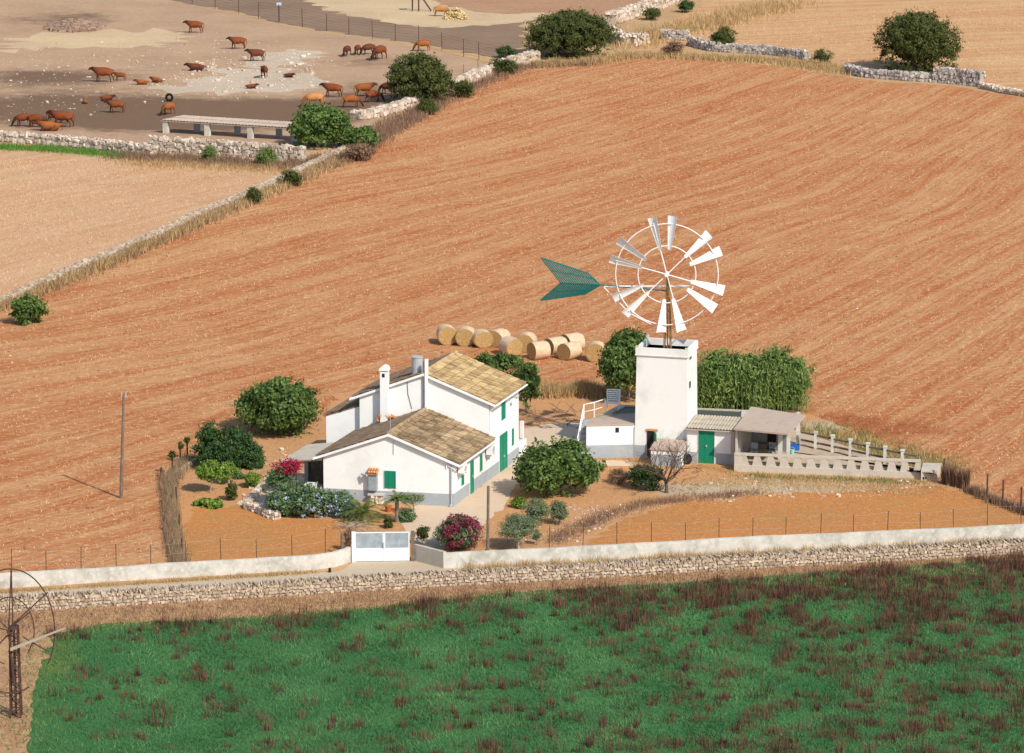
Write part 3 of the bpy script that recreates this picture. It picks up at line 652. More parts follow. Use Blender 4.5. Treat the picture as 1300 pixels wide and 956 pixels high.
m = MB(); m.tube([atz(cen, top), atz(cen, top + .05)], .35, 18); m.build('rim', 'metalgrey', o)
m = MB(); w0 = WP(N2, M2, 517, 484); w1 = WP(N2, M2, 518, 500); w2 = WP(N2, M2, 523, 519); m.tube([w0 + nT * .03, w1 + nT * .03, w2 + nT * .03], .014, 4); m.build('cable', 'black', house)
# rubble at the foot of the chimney
m = MB(); pp = WP(N2, M2, 490, 527); P = pp + np.array([[dT[0] * t, dT[1] * t, 0] for t in np.linspace(-.35, .5, 14)]) + nT * .4 + rngr.normal(0, .08, (14, 3)); rocks(m, P, (.1, .08, .07), rngr); m.build('flashing_rubble', 'roofclay', house)
# annex behind on the left
AN = N_ + e2 * .35; ax = WP(AN, AN + e1 * 3, 414, 528); La = np.linalg.norm((ax - AN)[:2]); La = min(La, 2.3)
ze = zat(AN + e1 * La, 528.5); zh = ze + .75
m = MB(); p0, p1 = AN + e1 * La, AN + e1 * .003; D = e2 * (L2 - .6)
m.add([atz(p0, 0), atz(p1, 0), atz(p1, zh), atz(p0, ze)] + [x + D for x in (atz(p0, 0), atz(p1, 0), atz(p1, zh), atz(p0, ze))], [[0, 1, 2, 3], [4, 7, 6, 5], [0, 3, 7, 4], [3, 2, 6, 7], [1, 5, 6, 2], [0, 4, 5, 1]]); m.build('annex_wall', 'white', house)
m = MB(); tiles(m, atz(p1, zh + .04) + D, atz(p1, zh + .04), atz(p0, ze + .02) + e1 * .15 + D, atz(p0, ze + .02) + e1 * .15, rngr, hi=.8); m.build('roof', 'roofshade', house)
# porch at the far right corner
pw = C_ + e2 * 1.3; m = MB(); m.box(C_, pw, .18, 0, .95, off=.0); m.box(pw, pw - nR * 2.2, .18, 0, .9); tag(m.build('porch_wall', 'white', house), None)
m = MB(); m.box(pw - nR * .1, pw - nR * .3, .2, .96, 2.0); m.build('porch_post', 'white', house)
m = MB(); m.box(pw - nR * 2.0, pw - nR * 2.2, .2, .9, 2.0); m.build('porch_post', 'white', house)
# pergola on the left of the low block
pg = thing('pergola', 'shady lean-to pergola with grey sheet roof at the left end of the house', 'pergola', A_ + e1 * 1.3)
a0 = WP(A_, B_, 409.5, 580); ph = zat(A_, 581); R0, R1 = A_ + e1 * .05 - e2 * .1, A_ + e1 * .05 + e2 * 4.4; Lp = 2.45
O0 = R0 + e1 * Lp; O1 = R1 + e1 * Lp; zo = zat(O0, 585.5)
m = MB(); lo = [atz(R0, ph), atz(R1, ph), atz(O1, zo), atz(O0, zo)]; m.hexa([x - ZV * .05 for x in lo][::-1], lo[::-1], .6); m.build('roof', 'sheet', pg)
m = MB(); m.tube([atz(O0, zo - .11), atz(R0, ph - .11)], .06, 4); m.tube([atz(O0, zo - .11), atz(O1, zo - .11)], .06, 4); m.build('beam', 'wood', pg)
for t in (.12, 2.2, 4.2):
    m = MB(); q = O0 + e2 * t - e1 * .15; m.box(q, q + e1 * .22, .22, 0, zo - .18); m.build('post', 'plinth', pg)
m = MB(); q = R0 + e1 * 1.5 + e2 * 4.35; m.box(q - e1 * 1.4, q + e1 * .9, .12, 0, zo - .06); m.build('back_screen', 'wood', pg)
m = MB(); q = R0 + e1 * .5 + e2 * .4; m.box(q, q + e1 * .6, .6, 0, .85); m.box(q - e1 * .02, q + e1 * .62, .64, .85, .9); tag(m.build('white_cabinet', 'metalwhite', None, origin=q), 'small white cabinet standing in the shade under the pergola', 'cabinet')
# stone trough under the meter cupboard
q = G(478, 640); t = thing('stone_bench', 'yellow stone block with white slab below the meter cupboard', 'bench', q)
m = MB(); rocks(m, np.array([q + [dx, dy, dz] for dx in (-.25, 0, .25) for dy in (0, .2) for dz in (.1, .28, .42)]), (.13, .12, .09), rngr); m.build('base', 'rockpale', t)
m = MB(); m.box(q - dF * .5 + e2 * .1, q + dF * .45 + e2 * .1, .5, .52, .6); m.build('slab', 'concretewall', t)

# ------------------------------------------------------------------ water tower with wind pump
TL = G(806.2, 581); TR = G(871.8, 585); tS = unit(TR - TL); TB = unit(G(882.3, 573.2) - TR); TW = np.linalg.norm(TR - TL)
TD = TW * .98; zT = zat(TL, 451.5); zP = zat(TL, 441)
tower = thing('water_tower', 'square whitewashed tower with open parapet carrying the white wind wheel', 'tower', TL + tS * TW / 2 + TB * TD / 2)
def quad(off, o0=0.0):
    a = TL - tS * off - TB * off; return [a, TL + tS * (TW + off) - TB * off, TL + tS * (TW + off) + TB * (TD + off), TL - tS * off + TB * (TD + off)]
m = MB(); bq = quad(.04); tq = [p * 1 for p in quad(-.05)]; m.hexa([atz(p, 0) for p in bq], [atz(p, zT) for p in tq]); tb = m.build('body', 'towerwhite', tower)
m = MB(); cq = quad(.07); m.hexa([atz(p, zT) for p in quad(.02)], [atz(p, zT + .07) for p in quad(.05)])
pz0, pz1 = zT + .07, zP; q4 = quad(.01); th = .16
for i in range(4):
    a, b = q4[i], q4[(i + 1) % 4]; d = unit(b - a)
    m.box(a + d * (th if i % 2 else 0), b - d * (th if i % 2 else 0), th, pz0, pz1 + (.0 if i < 3 else -.02), off=th / 2)
for p in q4: 
    pass
m.build('parapet', 'towerwhite', tower)
for i in (0, 1, 3):
    m = MB(); p = q4[i] + unit(q4[(i + 2) % 4] - q4[i]) * .12; m.box(p - tS * .09, p + tS * .09, .17, pz1 + .0, pz1 + (.1 if i != 3 else .22)); m.build('corner_post', 'concretewall', tower)
# door, open leaf, slit windows, vent
def tslab(s0, s1, zb, zt, thick, out, mat, name, par=tower):
    m = MB(); d, n = frame(TL, TR); slab(m, TL, d, n, s0, s1, zb, zt, thick, out); return m.build(name, mat, par)
sA = np.dot(WP(TL, TR, 821.5, 565) - TL, tS); sB = np.dot(WP(TL, TR, 830, 565) - TL, tS); zd = zat(TL, 545.5)
dro = tslab(sA, sB, 0, zd, .012, .045, 'darkhole', 'doorway')
tslab(sA - .03, sB + .25, zd, zd + .12, .06, .045, 'roofclay', 'lintel', dro)
dd, nn = frame(TL, TR); m = MB(); hp = TL + dd * (sB + .02) + nn * .06; m.box(hp, hp + dd * .28 + nn * .62, .05, .05, zd - .02); m.build('door', 'green', tower)
dS, nS = frame(TR, TR + TB * TD)
m = MB(); panel(m, TR, TR + TB * TD, 875.2, 876.0, 484, 492, .03, .02); m.build('slit_window', 'darkhole', tower)
m = MB(); panel(m, TR, TR + TB * TD, 875.8, 877, 453, 455.5, .03, .02); m.build('slit_window', 'darkhole', tower)
# kiosk in front of the tower
m = MB(); ka = WP(TL - TB * 1.8, TR - TB * 1.8, 826.3, 590); kb = WP(TL - TB * 1.8, TR - TB * 1.8, 864.6, 590); ka, kb = atz(ka, 0), atz(kb, 0); kd = TB * 1.7
zk = zat(ka, 571); kk = [ka, kb, kb + kd, ka + kd]
tslab(.0, sA - .04, 0, zat(TL, 564.5), .02, .045, 'plinth', 'plinth'); tslab(sB + .02, TW, 0, zat(TL, 564.5), .02, .045, 'plinth', 'plinth')
m = MB(); m.prism([p * 1 for p in quad(-.2)], pz0 + .003, pz0 + .05); m.build('deck', 'deckshade', tower)
kio = thing('masonry_kiosk', 'low white masonry box with sloping brown lid in front of the tower', 'kiosk', (ka + kb) / 2 + kd / 2)
m.hexa([atz(p, 0) for p in kk], [atz(ka, zk), atz(kb, zk), atz(kb + kd, zk + .25), atz(ka + kd, zk + .25)]); m.build('wall', 'white', kio)
ov = .06; kk2 = [ka - tS * ov - TB * ov, kb + tS * ov - TB * ov, kb + tS * ov + kd, ka - tS * ov + kd]; zz = [zk + .003, zk + .003, zk + .255, zk + .255]
m = MB(); m.hexa([atz(p, z) for p, z in zip(kk2, zz)], [atz(p, z + .06) for p, z in zip(kk2, zz)]); m.build('lid', 'terraceroof', kio)
m = MB(); slab(m, ka, tS, np.array([tS[1], -tS[0], 0]), 0, np.linalg.norm(kb - ka), 0, .72, .02, .003); m.build('plinth', 'plinth', kio)
q = G(871, 589); m = MB(); m.tube([q + [0, 0, .30], q + [.06, -.12, .34]], .33, 20); m.tube([q + [.06, -.12, .34], q + [.07, -.15, .345]], .12, 12, .8); tag(m.build('old_tyre', 'black', None, origin=q), 'dark round tyre leaning against the wall right of the kiosk', 'tyre')
# pump house on the left
PA = G(744.3, 582.3); PB = TL - tS * .06; zc = zat(PA, 541); dP, nP = frame(PA, PB); PD = TB * 3.0
pump = thing('pump_house', 'low flat-roofed white outbuilding left of the tower with one small window', 'outbuilding', (PA + PB) / 2 + PD / 2)
m = MB(); m.prism([PA, PB, PB + PD, PA + PD], 0, zc); m.build('wall', 'white', pump)
m = MB(); m.prism([PA - dP * .05 - TB * .05, PB - TB * .05, PB + PD, PA - dP * .05 + PD], zc + .003, zc + .09); m.build('roof', 'terraceroof', pump)
m = MB(); slab(m, PA, dP, nP, 0, np.linalg.norm(PB - PA) - .02, 0, zat(PA, 565.5), .02, .003); m.build('plinth', 'plinth', pump)
m = MB(); panel(m, PA, PB, 781.3, 785.8, 542.8, 549, .02, .004); wo = m.build('window', 'darkhole', pump)
m = MB(); panel(m, PA, PB, 804.6, 805.6, 542, 579, .05, .004); m.build('downpipe', 'metalgrey', pump)
# reservoir behind
zR = zc + .02; K0 = PA + PD; K1 = G(786, 513.5, zR); K2 = G(950, 520.5, zR); K2 = K2; K3 = K0 + tS * np.linalg.norm((K2 - K1)[:2])
K0 = atz(K0 + TB * .2 + tS * .2, 0); K1 = atz(K1, 0); K2 = atz(K2, 0); K3 = atz(G(948, 534.5, zR), 0)
tank = thing('water_tank', 'raised rectangular irrigation tank of green water behind the tower', 'water tank', (K0 + K2) / 2)
KK = [K0, K3, K2, K1]; m = MB(); c4 = sum(KK) / 4; IN = [p + unit(c4 - p) * .42 for p in KK]
m.add([atz(p, 0) for p in KK] + [atz(p, zR) for p in KK] + [atz(p, 0) for p in IN] + [atz(p, zR) for p in IN],
      [f for i in range(4) for j in [(i + 1) % 4] for f in ([i, j, j + 4, i + 4], [i + 4, j + 4, j + 12, i + 12], [j + 8, i + 8, i + 12, j + 12])])
m.build('wall', 'concrete', tank)
mw, nt, b = newmat('tank_water', .35, .15); b.inputs['Base Color'].default_value = (.045, .05, .018, 1)
bp = nt.nodes.new('ShaderNodeBump'); bp.inputs['Strength'].default_value = .15; nt.links.new(noise(nt, nt.nodes.new('ShaderNodeTexCoord').outputs['Object'], 3), bp.inputs['Height']); nt.links.new(bp.outputs[0], b.inputs['Normal'])
m = MB(); m.prism(IN, .1, zR - .09); m.build('water', mw, tank)
# steps and railing left of the pump house
st = thing('stair', 'steep outdoor stair with white tube railing at the left end of the pump house', 'stair', PA - dP * .5)
m = MB()
for i in range(8):
    a = PA - dP * .62 + TB * (i * .26); m.box(a, a + dP * .56, .27, 0 if i == 0 else i * zc / 8 - .12, (i + 1) * zc / 8)
m.build('steps', 'plinth', st)
rl = MB(); s0 = PA - dP * .6; P = [atz(s0, 0) + ZV * .9, atz(s0 + TB * 2.0, zc + .9), atz(s0 + TB * 2.1 + dP * .6, zc + 1.0), atz(s0 + TB * 3.3 + dP * 1.0, zc + .95)]
rl.tube(P, .035, 6); rl.tube([p - ZV * .45 for p in P], .025, 6)
for p, h in ((P[0], .9), ((P[0] + P[1]) / 2, 1.5), (P[1], .9), (P[2], .95), (P[3], .9)): rl.tube([p, p - ZV * h], .03, 6)
rl.build('railing', 'metalwhite', st)
# slatted white lounger/bench on the roof
q = G(776, 521, zc + .1); bn = thing('slatted_bench', 'white slatted bench standing on the edge of the tank', 'bench', q)
m = MB()
for i in range(6): m.box(q - tS * .42 + TB * (.0 + i * .11), q + tS * .42 + TB * (i * .11), .07, zc + .50, zc + .53)
m.build('seat', 'metalwhite', bn)
m = MB()
for i in range(6): m.box(q - tS * .42 + TB * (.68 + i * .02), q + tS * .42 + TB * (.68 + i * .02), .04, zc + .58 + i * .12, zc + .65 + i * .12)
m.build('backrest', 'metalwhite', bn)
for sx in (-.4, .4):
    for sy in (.04, .62):
        m = MB(); a = q + tS * sx + TB * sy; m.tube([atz(a, zc + .09), atz(a, zc + .5 + (.75 if sy > .5 else 0))], .03, 5); m.build('leg', 'metalwhite', bn)
m = MB(); a = G(757, 528.5, zc + .25); b = G(806, 520, zc + .35); m.tube([a, (a + b) / 2 - ZV * .1, b], .022, 5); tag(m.build('hose', 'field_weeds', None, origin=a), 'thin yellowish hose stretched over the pump house roof to the tower', 'hose')

# annex right with green door, corrugated roof
QA = TR + tS * .06 - TB * .35; QB_ = WP(QA, QA + tS * 3, 933.2, 580); QB = atz(QB_, 0); zq = zat(QA, 543.5); dQ, nQ = frame(QA, QB); QD = TB * 2.6; QL = np.linalg.norm(QB - QA)
sh = thing('tool_shed', 'white lean-to with green double door and corrugated roof right of the tower', 'shed', (QA + QB) / 2 + QD / 2)
m = MB(); m.hexa([atz(p, 0) for p in (QA, QB, QB + QD, QA + QD)], [atz(QA, zq), atz(QB, zq), atz(QB + QD, zq + .2), atz(QA + QD, zq + .2)]); m.build('wall', 'white', sh)
m = MB(); tiles(m, atz(QB + QD, zq + .22), atz(QA + QD, zq + .22), atz(QB - TB * .25, zq + .03), atz(QA - TB * .25, zq + .03), rngr, .18, .9, .02, .05, 0, .5); m.build('roof', 'sheet', sh)
m = MB(); slab(m, QA, dQ, nQ, 0, QL, 0, zat(QA, 573), .02, .003); m.build('plinth', 'plinth', sh)
m = MB(); slab(m, QA, dQ, nQ, QL - .25, QL - .02, .0, zq - .02, .06, .024); m.build('corner_pier', 'concrete', sh)
louvre('door', QA, QB, 887, 907.2, 544.5, 588, 2, sh)

# covered terrace
FA = G(931.8, 599); FB = G(1168, 608.3); dB, nB = frame(FA, FB); FL = np.linalg.norm(FB - FA); bk = np.array([-nB[0], -nB[1], 0])
zfl = .5; zrail = zat(FA, 575.5); zbase = zat(FA, 590.6)
bal = thing('balustrade', 'long rough concrete balustrade with tapering openings in front of the terrace', 'balustrade', (FA + FB) / 2)
m = MB(); m.box(FA, FB, .34, 0, zbase, off=.17); m.build('base_wall', 'concrete', bal)
m = MB(); m.box(FA, FB, .24, zrail - .13, zrail, off=.17); m.build('rail', 'concrete', bal)
nh = 14; cen = [np.dot(WP(FA, FB, 860 + x / 3.985, 585) - FA, dB) for x in (368, 437, 505, 572, 640, 708, 776, 844, 913, 982, 1050, 1117, 1184)]
edges = [0.0] + sorted(cen) + [FL]
for i in range(len(edges) - 1):
    a, b = edges[i], edges[i + 1]; wt, wb = .24, .11
    a0, b0 = (a + wt, b - wt) if 0 < i < len(edges) - 2 else ((0, b - wt) if i == 0 else (a + wt, FL))
    a1, b1 = (a + wb, b - wb) if 0 < i < len(edges) - 2 else ((0, b - wb) if i == 0 else (a + wb, FL))
    m = MB(); P = lambda s, o: FA + dB * s + bk * o
    m.hexa([atz(P(a1, .07), zbase), atz(P(b1, .07), zbase), atz(P(b1, .27), zbase), atz(P(a1, .27), zbase)], [atz(P(a0, .07), zrail - .13), atz(P(b0, .07), zrail - .13), atz(P(b0, .27), zrail - .13), atz(P(a0, .27), zrail - .13)]); m.build('pier', 'concrete', bal)
RA = G(1010, 566.5, zfl); RB = G(1190, 607, zfl * .6); RA = atz(RA, 0); RB = atz(RB, 0)
m = MB(); m.prism([FA + bk * .36, FB + bk * .36, RB, G(1000, 553, 0) * [1, 1, 0], QB + TB * 3.2, QB + TB * .1], 0, zfl); tag(m.build('terrace_floor', 'dirtfloor', None, origin=FA), 'raised pale concrete floor of the terrace', None, None, 'structure')
tr = thing('terrace_shelter', 'open shelter with flat tan sheet roof at the left end of the terrace', 'shelter', FA + dB * 2 + bk * 2)
zf = 2.55; c0 = G(931.5, 544, zf); c1 = G(1000.5, 550.5, zf); c2 = G(1023, 527, zf + .3); c3 = G(953.5, 516, zf + .3)
m = MB(); m.hexa([c - ZV * .1 for c in (c0, c1, c2, c3)], [c0, c1, c2, c3]); m.build('roof', 'terraceroof', tr)
def tpost(u, v, w, name='post', mat='concretewall'):
    p = atz(G(u, v, zfl), 0); m = MB(); m.box(p - dB * w / 2, p + dB * w / 2, w, zfl, zf - .1 + .0); return m.build(name, mat, tr)
tpost(990.3, 583.5, .24); tpost(1000.6, 583, .2); tpost(1013, 563.5, .22); tpost(939, 584, .07, 'post', 'metalgrey')
bw0 = atz(c3 + (c2 - c3) * .02 - TB * .3, 0); bw1 = atz(c2 - (c2 - c3) * .28 - TB * .3, 0)
m = MB(); m.box(bw0, bw1, .15, zfl, zf + .12); m.build('back_wall', 'plinth', tr)
m = MB(); sw = atz(c0 + (c3 - c0) * .06 + dB * .1, 0); m.box(sw, atz(bw0, 0) - TB * .1, .12, zfl, zf - .12); m.build('side_wall', 'concrete', tr)
m = MB(); p, q = bw0 - TB * .09, bw1 - TB * .09; L = np.linalg.norm(q - p); d, n = frame(p, q); slab(m, p, d, n, L * .45, L * .68, zfl, zfl + 1.8, .03, .01); m.build('doorway', 'darkhole', tr)
# terrace furniture glimpsed in the shade
q = atz(G(968, 578, zfl), zfl); t = thing('garden_table', 'dark table in the shade under the terrace shelter', 'table', q)
m = MB(); m.box(q - dB * .6, q + dB * .6, .8, zfl + .7, zfl + .74); m.build('table_top', 'wood', t)
for sx in (-.5, .5):
    for sy in (-.3, .3):
        m = MB(); a = q + dB * sx + bk * sy; m.tube([atz(a, zfl), atz(a, zfl + .7)], .03, 5); m.build('leg', 'wood', t)
for k, (u, v, lab) in enumerate(((957, 581, 'white plastic chair left of the shaded terrace table'), (980, 581, 'white plastic chair right of the shaded terrace table'))):
    q = atz(G(u, v, zfl), zfl); t = thing('garden_chair', lab, 'chair', q, 'plastic chairs under the terrace shelter')
    m = MB(); m.box(q - dB * .21, q + dB * .21, .42, zfl + .40, zfl + .44); m.build('seat', 'gategrey', t)
    m = MB(); m.box(q - dB * .21 + bk * .2, q + dB * .21 + bk * .2, .04, zfl + .5, zfl + .88); m.build('backrest', 'gategrey', t)
    for sx in (-.19, .19):
        for sy in (-.18, .18):
            m = MB(); a = q + dB * sx + bk * sy; m.tube([atz(a, zfl), atz(a, zfl + (.4 if sy < 0 else .86))], .02, 5); m.build('leg', 'gategrey', t)
q = atz(G(1008, 571, zfl), zfl); m = MB(); m.box(q - dB * .32, q + dB * .32, .4, zfl, zfl + .06); 
for a, b, w in ((-.32, .32, -.19), (-.32, .32, .19)): m.box(q + dB * a, q + dB * b, .03, zfl + .06, zfl + .34, off=w)
m.box(q - dB * .32, q - dB * .29, .34, zfl + .06, zfl + .34); m.box(q + dB * .29, q + dB * .32, .34, zfl + .06, zfl + .34); tag(m.build('plastic_crate', 'blue', None, origin=q), 'blue open crate beside the right post of the shelter', 'crate')
q = atz(G(1005.5, 577, zfl), zfl); t = thing('bucket', 'small pale green bucket in front of the blue crate', 'bucket', q); m = MB(); m.tube([q, q + ZV * .3], [.11, .15], 12); m.build('body', material('pale_green_plastic', (.25, .55, .45), None, .5), t)
m = MB(); m.tube([q + [math.cos(a) * .15, 0, .3 + math.sin(a) * .15] for a in np.linspace(0, math.pi, 7)], .012, 4); m.build('handle', 'metalgrey', t)
# rear parapet of posts and rails
rp = thing('terrace_railing', 'row of whitish concrete posts joined by dark rails along the back of the terrace', 'railing', (RA + RB) / 2)
PU = [(1035.5, 569.5), (1057, 574), (1079.5, 579), (1101.5, 584), (1123.5, 588.5), (1145.5, 593)]
PW = [atz(G(u, v, zfl), zfl) for u, v in PU]
for p in PW:
    m = MB(); w = .2; m.box(p - dB * w / 2, p + dB * w / 2, w * 1.1, zfl, zfl + .98); m.box(p - dB * w * .65, p + dB * w * .65, w * 1.35, zfl + .98, zfl + 1.06); m.build('post', 'concretewall', rp)
pe = atz(G(1164, 596.5, zfl), zfl); seq = [atz(G(1017, 565.5, zfl), zfl)] + PW + [pe]
m = MB()
for h in (.35, .82):
    m.tube([p + ZV * h for p in seq], .07, 5)
m.build('rail', 'wood', rp)
m = MB(); 
for a, b in zip(seq[:-1], seq[1:]): m.box(a, b, .14, 0, zfl + .03)
m.build('kerb', 'dirtkerb', rp)
# end block of the terrace
ea, eb = G(1169, 610.3), G(1189, 610.5); m = MB(); t = thing('end_block', 'squat whitish concrete block closing the right end of the balustrade', 'masonry block', (ea + eb) / 2)
m.prism([ea, eb, eb + bk * 1.9 + dB * .2, ea + bk * 1.9], 0, zat(ea, 597)); m.build('wall', 'concrete', t)
m = MB(); d, n = frame(ea, eb); slab(m, ea, d, n, .1, .3, .08, .22, .01, .004); m.build('opening', 'darkhole', t)

# ------------------------------------------------------------------ wind wheel
def wheel(root, hub, ax_r, ax_u, ax_n, ringR, s_mat, blade=True, rings=(1.72, 3.05), nsp=6, ph=45):
    """ax_r, ax_u span the wheel plane, ax_n points at the viewer"""
    pt = lambda r, a, o=0: hub + ax_r * r * math.cos(a) + ax_u * r * math.sin(a) + ax_n * o
    for R in rings:
        m = MB(); m.tube([pt(R, 2 * math.pi * i / 64) for i in range(64)], .032, 5, closed=True); m.build('ring', s_mat, root)
    for k in range(nsp):
        a = math.radians(ph + 60 * k); m = MB(); m.tube([pt(.1, a, .02), pt(3.2, a, .02)], .035, 5); m.build('spoke', s_mat, root)
    m = MB(); m.tube([pt(0, 0, -.35), pt(0, 0, .2)], .13, 12); m.build('hub', s_mat, root)
    if blade:
        for k in range(12):
            a = math.radians(ph + 60 * (k // 2) - (20 if k % 2 else 0)); rad = ax_r * math.cos(a) + ax_u * math.sin(a); tan = -ax_r * math.sin(a) + ax_u * math.cos(a)
            pit = math.radians(32); w = tan * math.cos(pit) - ax_n * math.sin(pit); nb = unit(np.cross(w, rad)); m = MB()
            V = []; nr, nw = 5, 4
            for i in range(nr + 1):
                r = 1.5 + (3.52 - 1.5) * i / nr; hw = .11 + .23 * i / nr
                for j in range(nw + 1):
                    x = -1 + 2 * j / nw; V.append(hub + rad * r + w * hw * x + nb * (.07 * (1 - x * x) * (hw / .3)) + ax_n * .06)
            V2 = [v + nb * .012 for v in V]; Fc = []; W_ = nw + 1; N = len(V)
            for i in range(nr):
                for j in range(nw):
                    q = [i * W_ + j, i * W_ + j + 1, (i + 1) * W_ + j + 1, (i + 1) * W_ + j]; Fc.append(q[::-1]); Fc.append([x + N for x in q])
            for i in range(nr):
                for j in (0, nw): q = [i * W_ + j, (i + 1) * W_ + j, (i + 1) * W_ + j + N, i * W_ + j + N]; Fc.append(q)
            for i in (0, nr):
                for j in range(nw): Fc.append([i * W_ + j, i * W_ + j + 1, i * W_ + j + 1 + N, i * W_ + j + N])
            m.add(V + V2, Fc); m.build('blade', 'metalwhite', root)
deck = zT + .15; mc_ = TL + tS * TW * .52 + TB * TD * .45
wp = thing('wind_pump', 'white twelve-bladed wind wheel with dark green arrow tail on top of the tower', 'wind pump', atz(mc_, deck))
hz = zat(mc_ - TB * .5, 349); hub = atz(mc_ - TB * .35, hz)
vdir = np.array([0, -1, 0.]); axn = unit(np.array([-.08, -1, .0])); axr = np.array([-axn[1], axn[0], 0]); axr = axr if axr[0] > 0 else -axr
wheel(wp, hub, axr, np.array([0, 0, 1.]), axn, 3, 'metalwhite')
m = MB(); hw = .2; tp = atz(mc_, hz - .1)
for sx, sy in ((-1, -1), (1, -1), (1, 1), (-1, 1)): m.tube([atz(mc_, deck - .1) + tS * sx * hw + TB * sy * hw, tp + tS * sx * .07 + TB * sy * .07], .028, 4)
N = 9
for i in range(N):
    f0, f1 = i / N, (i + 1) / N; w0, w1 = hw * (1 - f0) + .07 * f0, hw * (1 - f1) + .07 * f1; z0_, z1_ = deck + (tp[2] - deck) * f0, deck + (tp[2] - deck) * f1
    for (a, b) in (((-1, -1), (1, -1)), ((1, -1), (1, 1)), ((1, 1), (-1, 1)), ((-1, 1), (-1, -1))):
        a, b = (a, b) if i % 2 else (b, a); m.tube([atz(mc_, z0_) + tS * a[0] * w0 + TB * a[1] * w0, atz(mc_, z1_) + tS * b[0] * w1 + TB * b[1] * w1], .014, 4)
m.tube([atz(mc_, deck), tp], .035, 6); m.build('mast', 'rust', wp)
# furled tail: runs to the left beside the wheel
PLt = hub + axn * -.45; Wt = lambda u, v: WP(PLt, PLt + np.array([-1, .1, 0]), u, v)
m = MB(); m.tube([Wt(846, 369), Wt(762, 361.5)], .05, 6); m.build('tail_arm', 'teal', wp)
m = MB(); m.tube([Wt(875, 363.3), Wt(767, 363.5)], .045, 6); m.tube([Wt(766.5, 364.5), Wt(800, 398), Wt(832, 414.5)], .03, 5); m.build('tail_brace', 'metalwhite', wp)
tl = MB(); up = lambda f: np.array([1, 1])
def lerp(a, b, f): return (a[0] + (b[0] - a[0]) * f, a[1] + (b[1] - a[1]) * f)
Z = lambda x, y: (660 + x / 3.985, 250 + y / 3.985)
tip = Z(408, 445); ul = Z(108, 308); nt_ = Z(208, 435); ll = Z(105, 523); um = Z(345, 385); lm = Z(330, 492)
for (o0, o1, i0, i1) in ((ul, um, nt_, tip), (ll, lm, nt_, tip)):
    for i in range(17):
        f = i / 16; a = lerp(o0, o1, f); b = lerp(i0, lerp(i0, i1, .93), f); tl.tube([Wt(*a), Wt(*b)], .042, 4, rngr.uniform(0, 1))
    tl.tube([Wt(*o0), Wt(*o1), Wt(*i1)], .04, 4); tl.tube([Wt(*o0), Wt(*i0)], .045, 4)
    tl.tube([Wt(*lerp(o0, i0, .5)), Wt(*lerp(o1, i1, .5))], .03, 4)
tl.tube([Wt(*nt_), Wt(*tip)], .05, 4); tl.build('tail_vane', 'teal', wp)

# broken wind pump, lower left foreground
fb = G(20.5, 910); old = thing('old_wind_pump', 'dark rusty wreck of a wind pump with bent rings in the lower left corner', 'wind pump', fb)
PW0 = fb + np.array([0, -.4, 0]); Wo = lambda u, v, o=0: WP(PW0 + [0, o, 0], PW0 + [1, o, 0], u, v)
hb = Wo(12.4, 801); pe_ = lambda rx, ry, a: (12.4 + rx * math.cos(math.radians(a)), 801 - ry * math.sin(math.radians(a)))
m = MB(); m.tube([Wo(*pe_(57, 79, a)) for a in range(-32, 300, 8)], .035, 5); m.build('ring', 'rustdark', old)
m = MB(); m.tube([Wo(*pe_(31, 43, a)) for a in range(-12, 262, 10)], .03, 5); m.build('ring', 'rustdark', old)
for pts in (((14.3, 722), (11, 800)), ((14.3, 722), (16.5, 798)), ((11, 805), (17, 866)), ((13, 806), (19, 880)), ((17, 792), (60.5, 752)), ((13, 797), (38, 777)), ((9, 797), (-38, 752)), ((9, 800), (-46, 782)), ((10, 806), (-30, 848)), ((41.5, 816), (63, 828)), ((41.5, 816), (35.5, 829)), ((29, 808), (42, 817))):
    m = MB(); m.tube([Wo(*p) for p in pts], .035, 5); m.build('spoke', 'rustdark', old)
m = MB(); m.tube([hb + [0, -.2, 0], hb + [0, .5, 0]], .13, 10); m.build('hub', 'rustdark', old)
m = MB(); a, b = Wo(13, 824.5, -.25), Wo(83, 797, -.25); m.hexa([a - ZV * .09, b - ZV * .05, b + [0, .04, -.05], a + [0, .04, -.09]], [a + ZV * .07, b + ZV * .03, b + [0, .04, .03], a + [0, .04, .07]]); m.build('blade', 'palebark', old)
m = MB(); zt_ = hb[2] + .1; hw = .24
for sx, sy in ((-1, -1), (1, -1), (1, 1), (-1, 1)): m.tube([fb + [sx * hw, sy * hw, -.1], atz(fb, zt_) + [sx * .18, sy * .18, 0]], .045, 5)
for i in range(11):
    z0_, z1_ = zt_ * i / 11, zt_ * (i + 1) / 11; w = .22
    for (a, b) in (((-1, -1), (1, -1)), ((1, -1), (1, 1)), ((1, 1), (-1, 1)), ((-1, 1), (-1, -1))):
        a, b = (a, b) if i % 2 else (b, a); m.tube([fb + [a[0] * w, a[1] * w, z0_], fb + [b[0] * w, b[1] * w, z1_]], .02, 4); m.tube([fb + [a[0] * w, a[1] * w, z1_], fb + [b[0] * w, b[1] * w, z1_]], .02, 4)
m.tube([fb, atz(fb, zt_)], .06, 6); m.tube([atz(fb, zt_) - [0, .6, 0], atz(fb, zt_) + [0, .3, 0]], .12, 6); m.build('mast', 'rustdark', old)

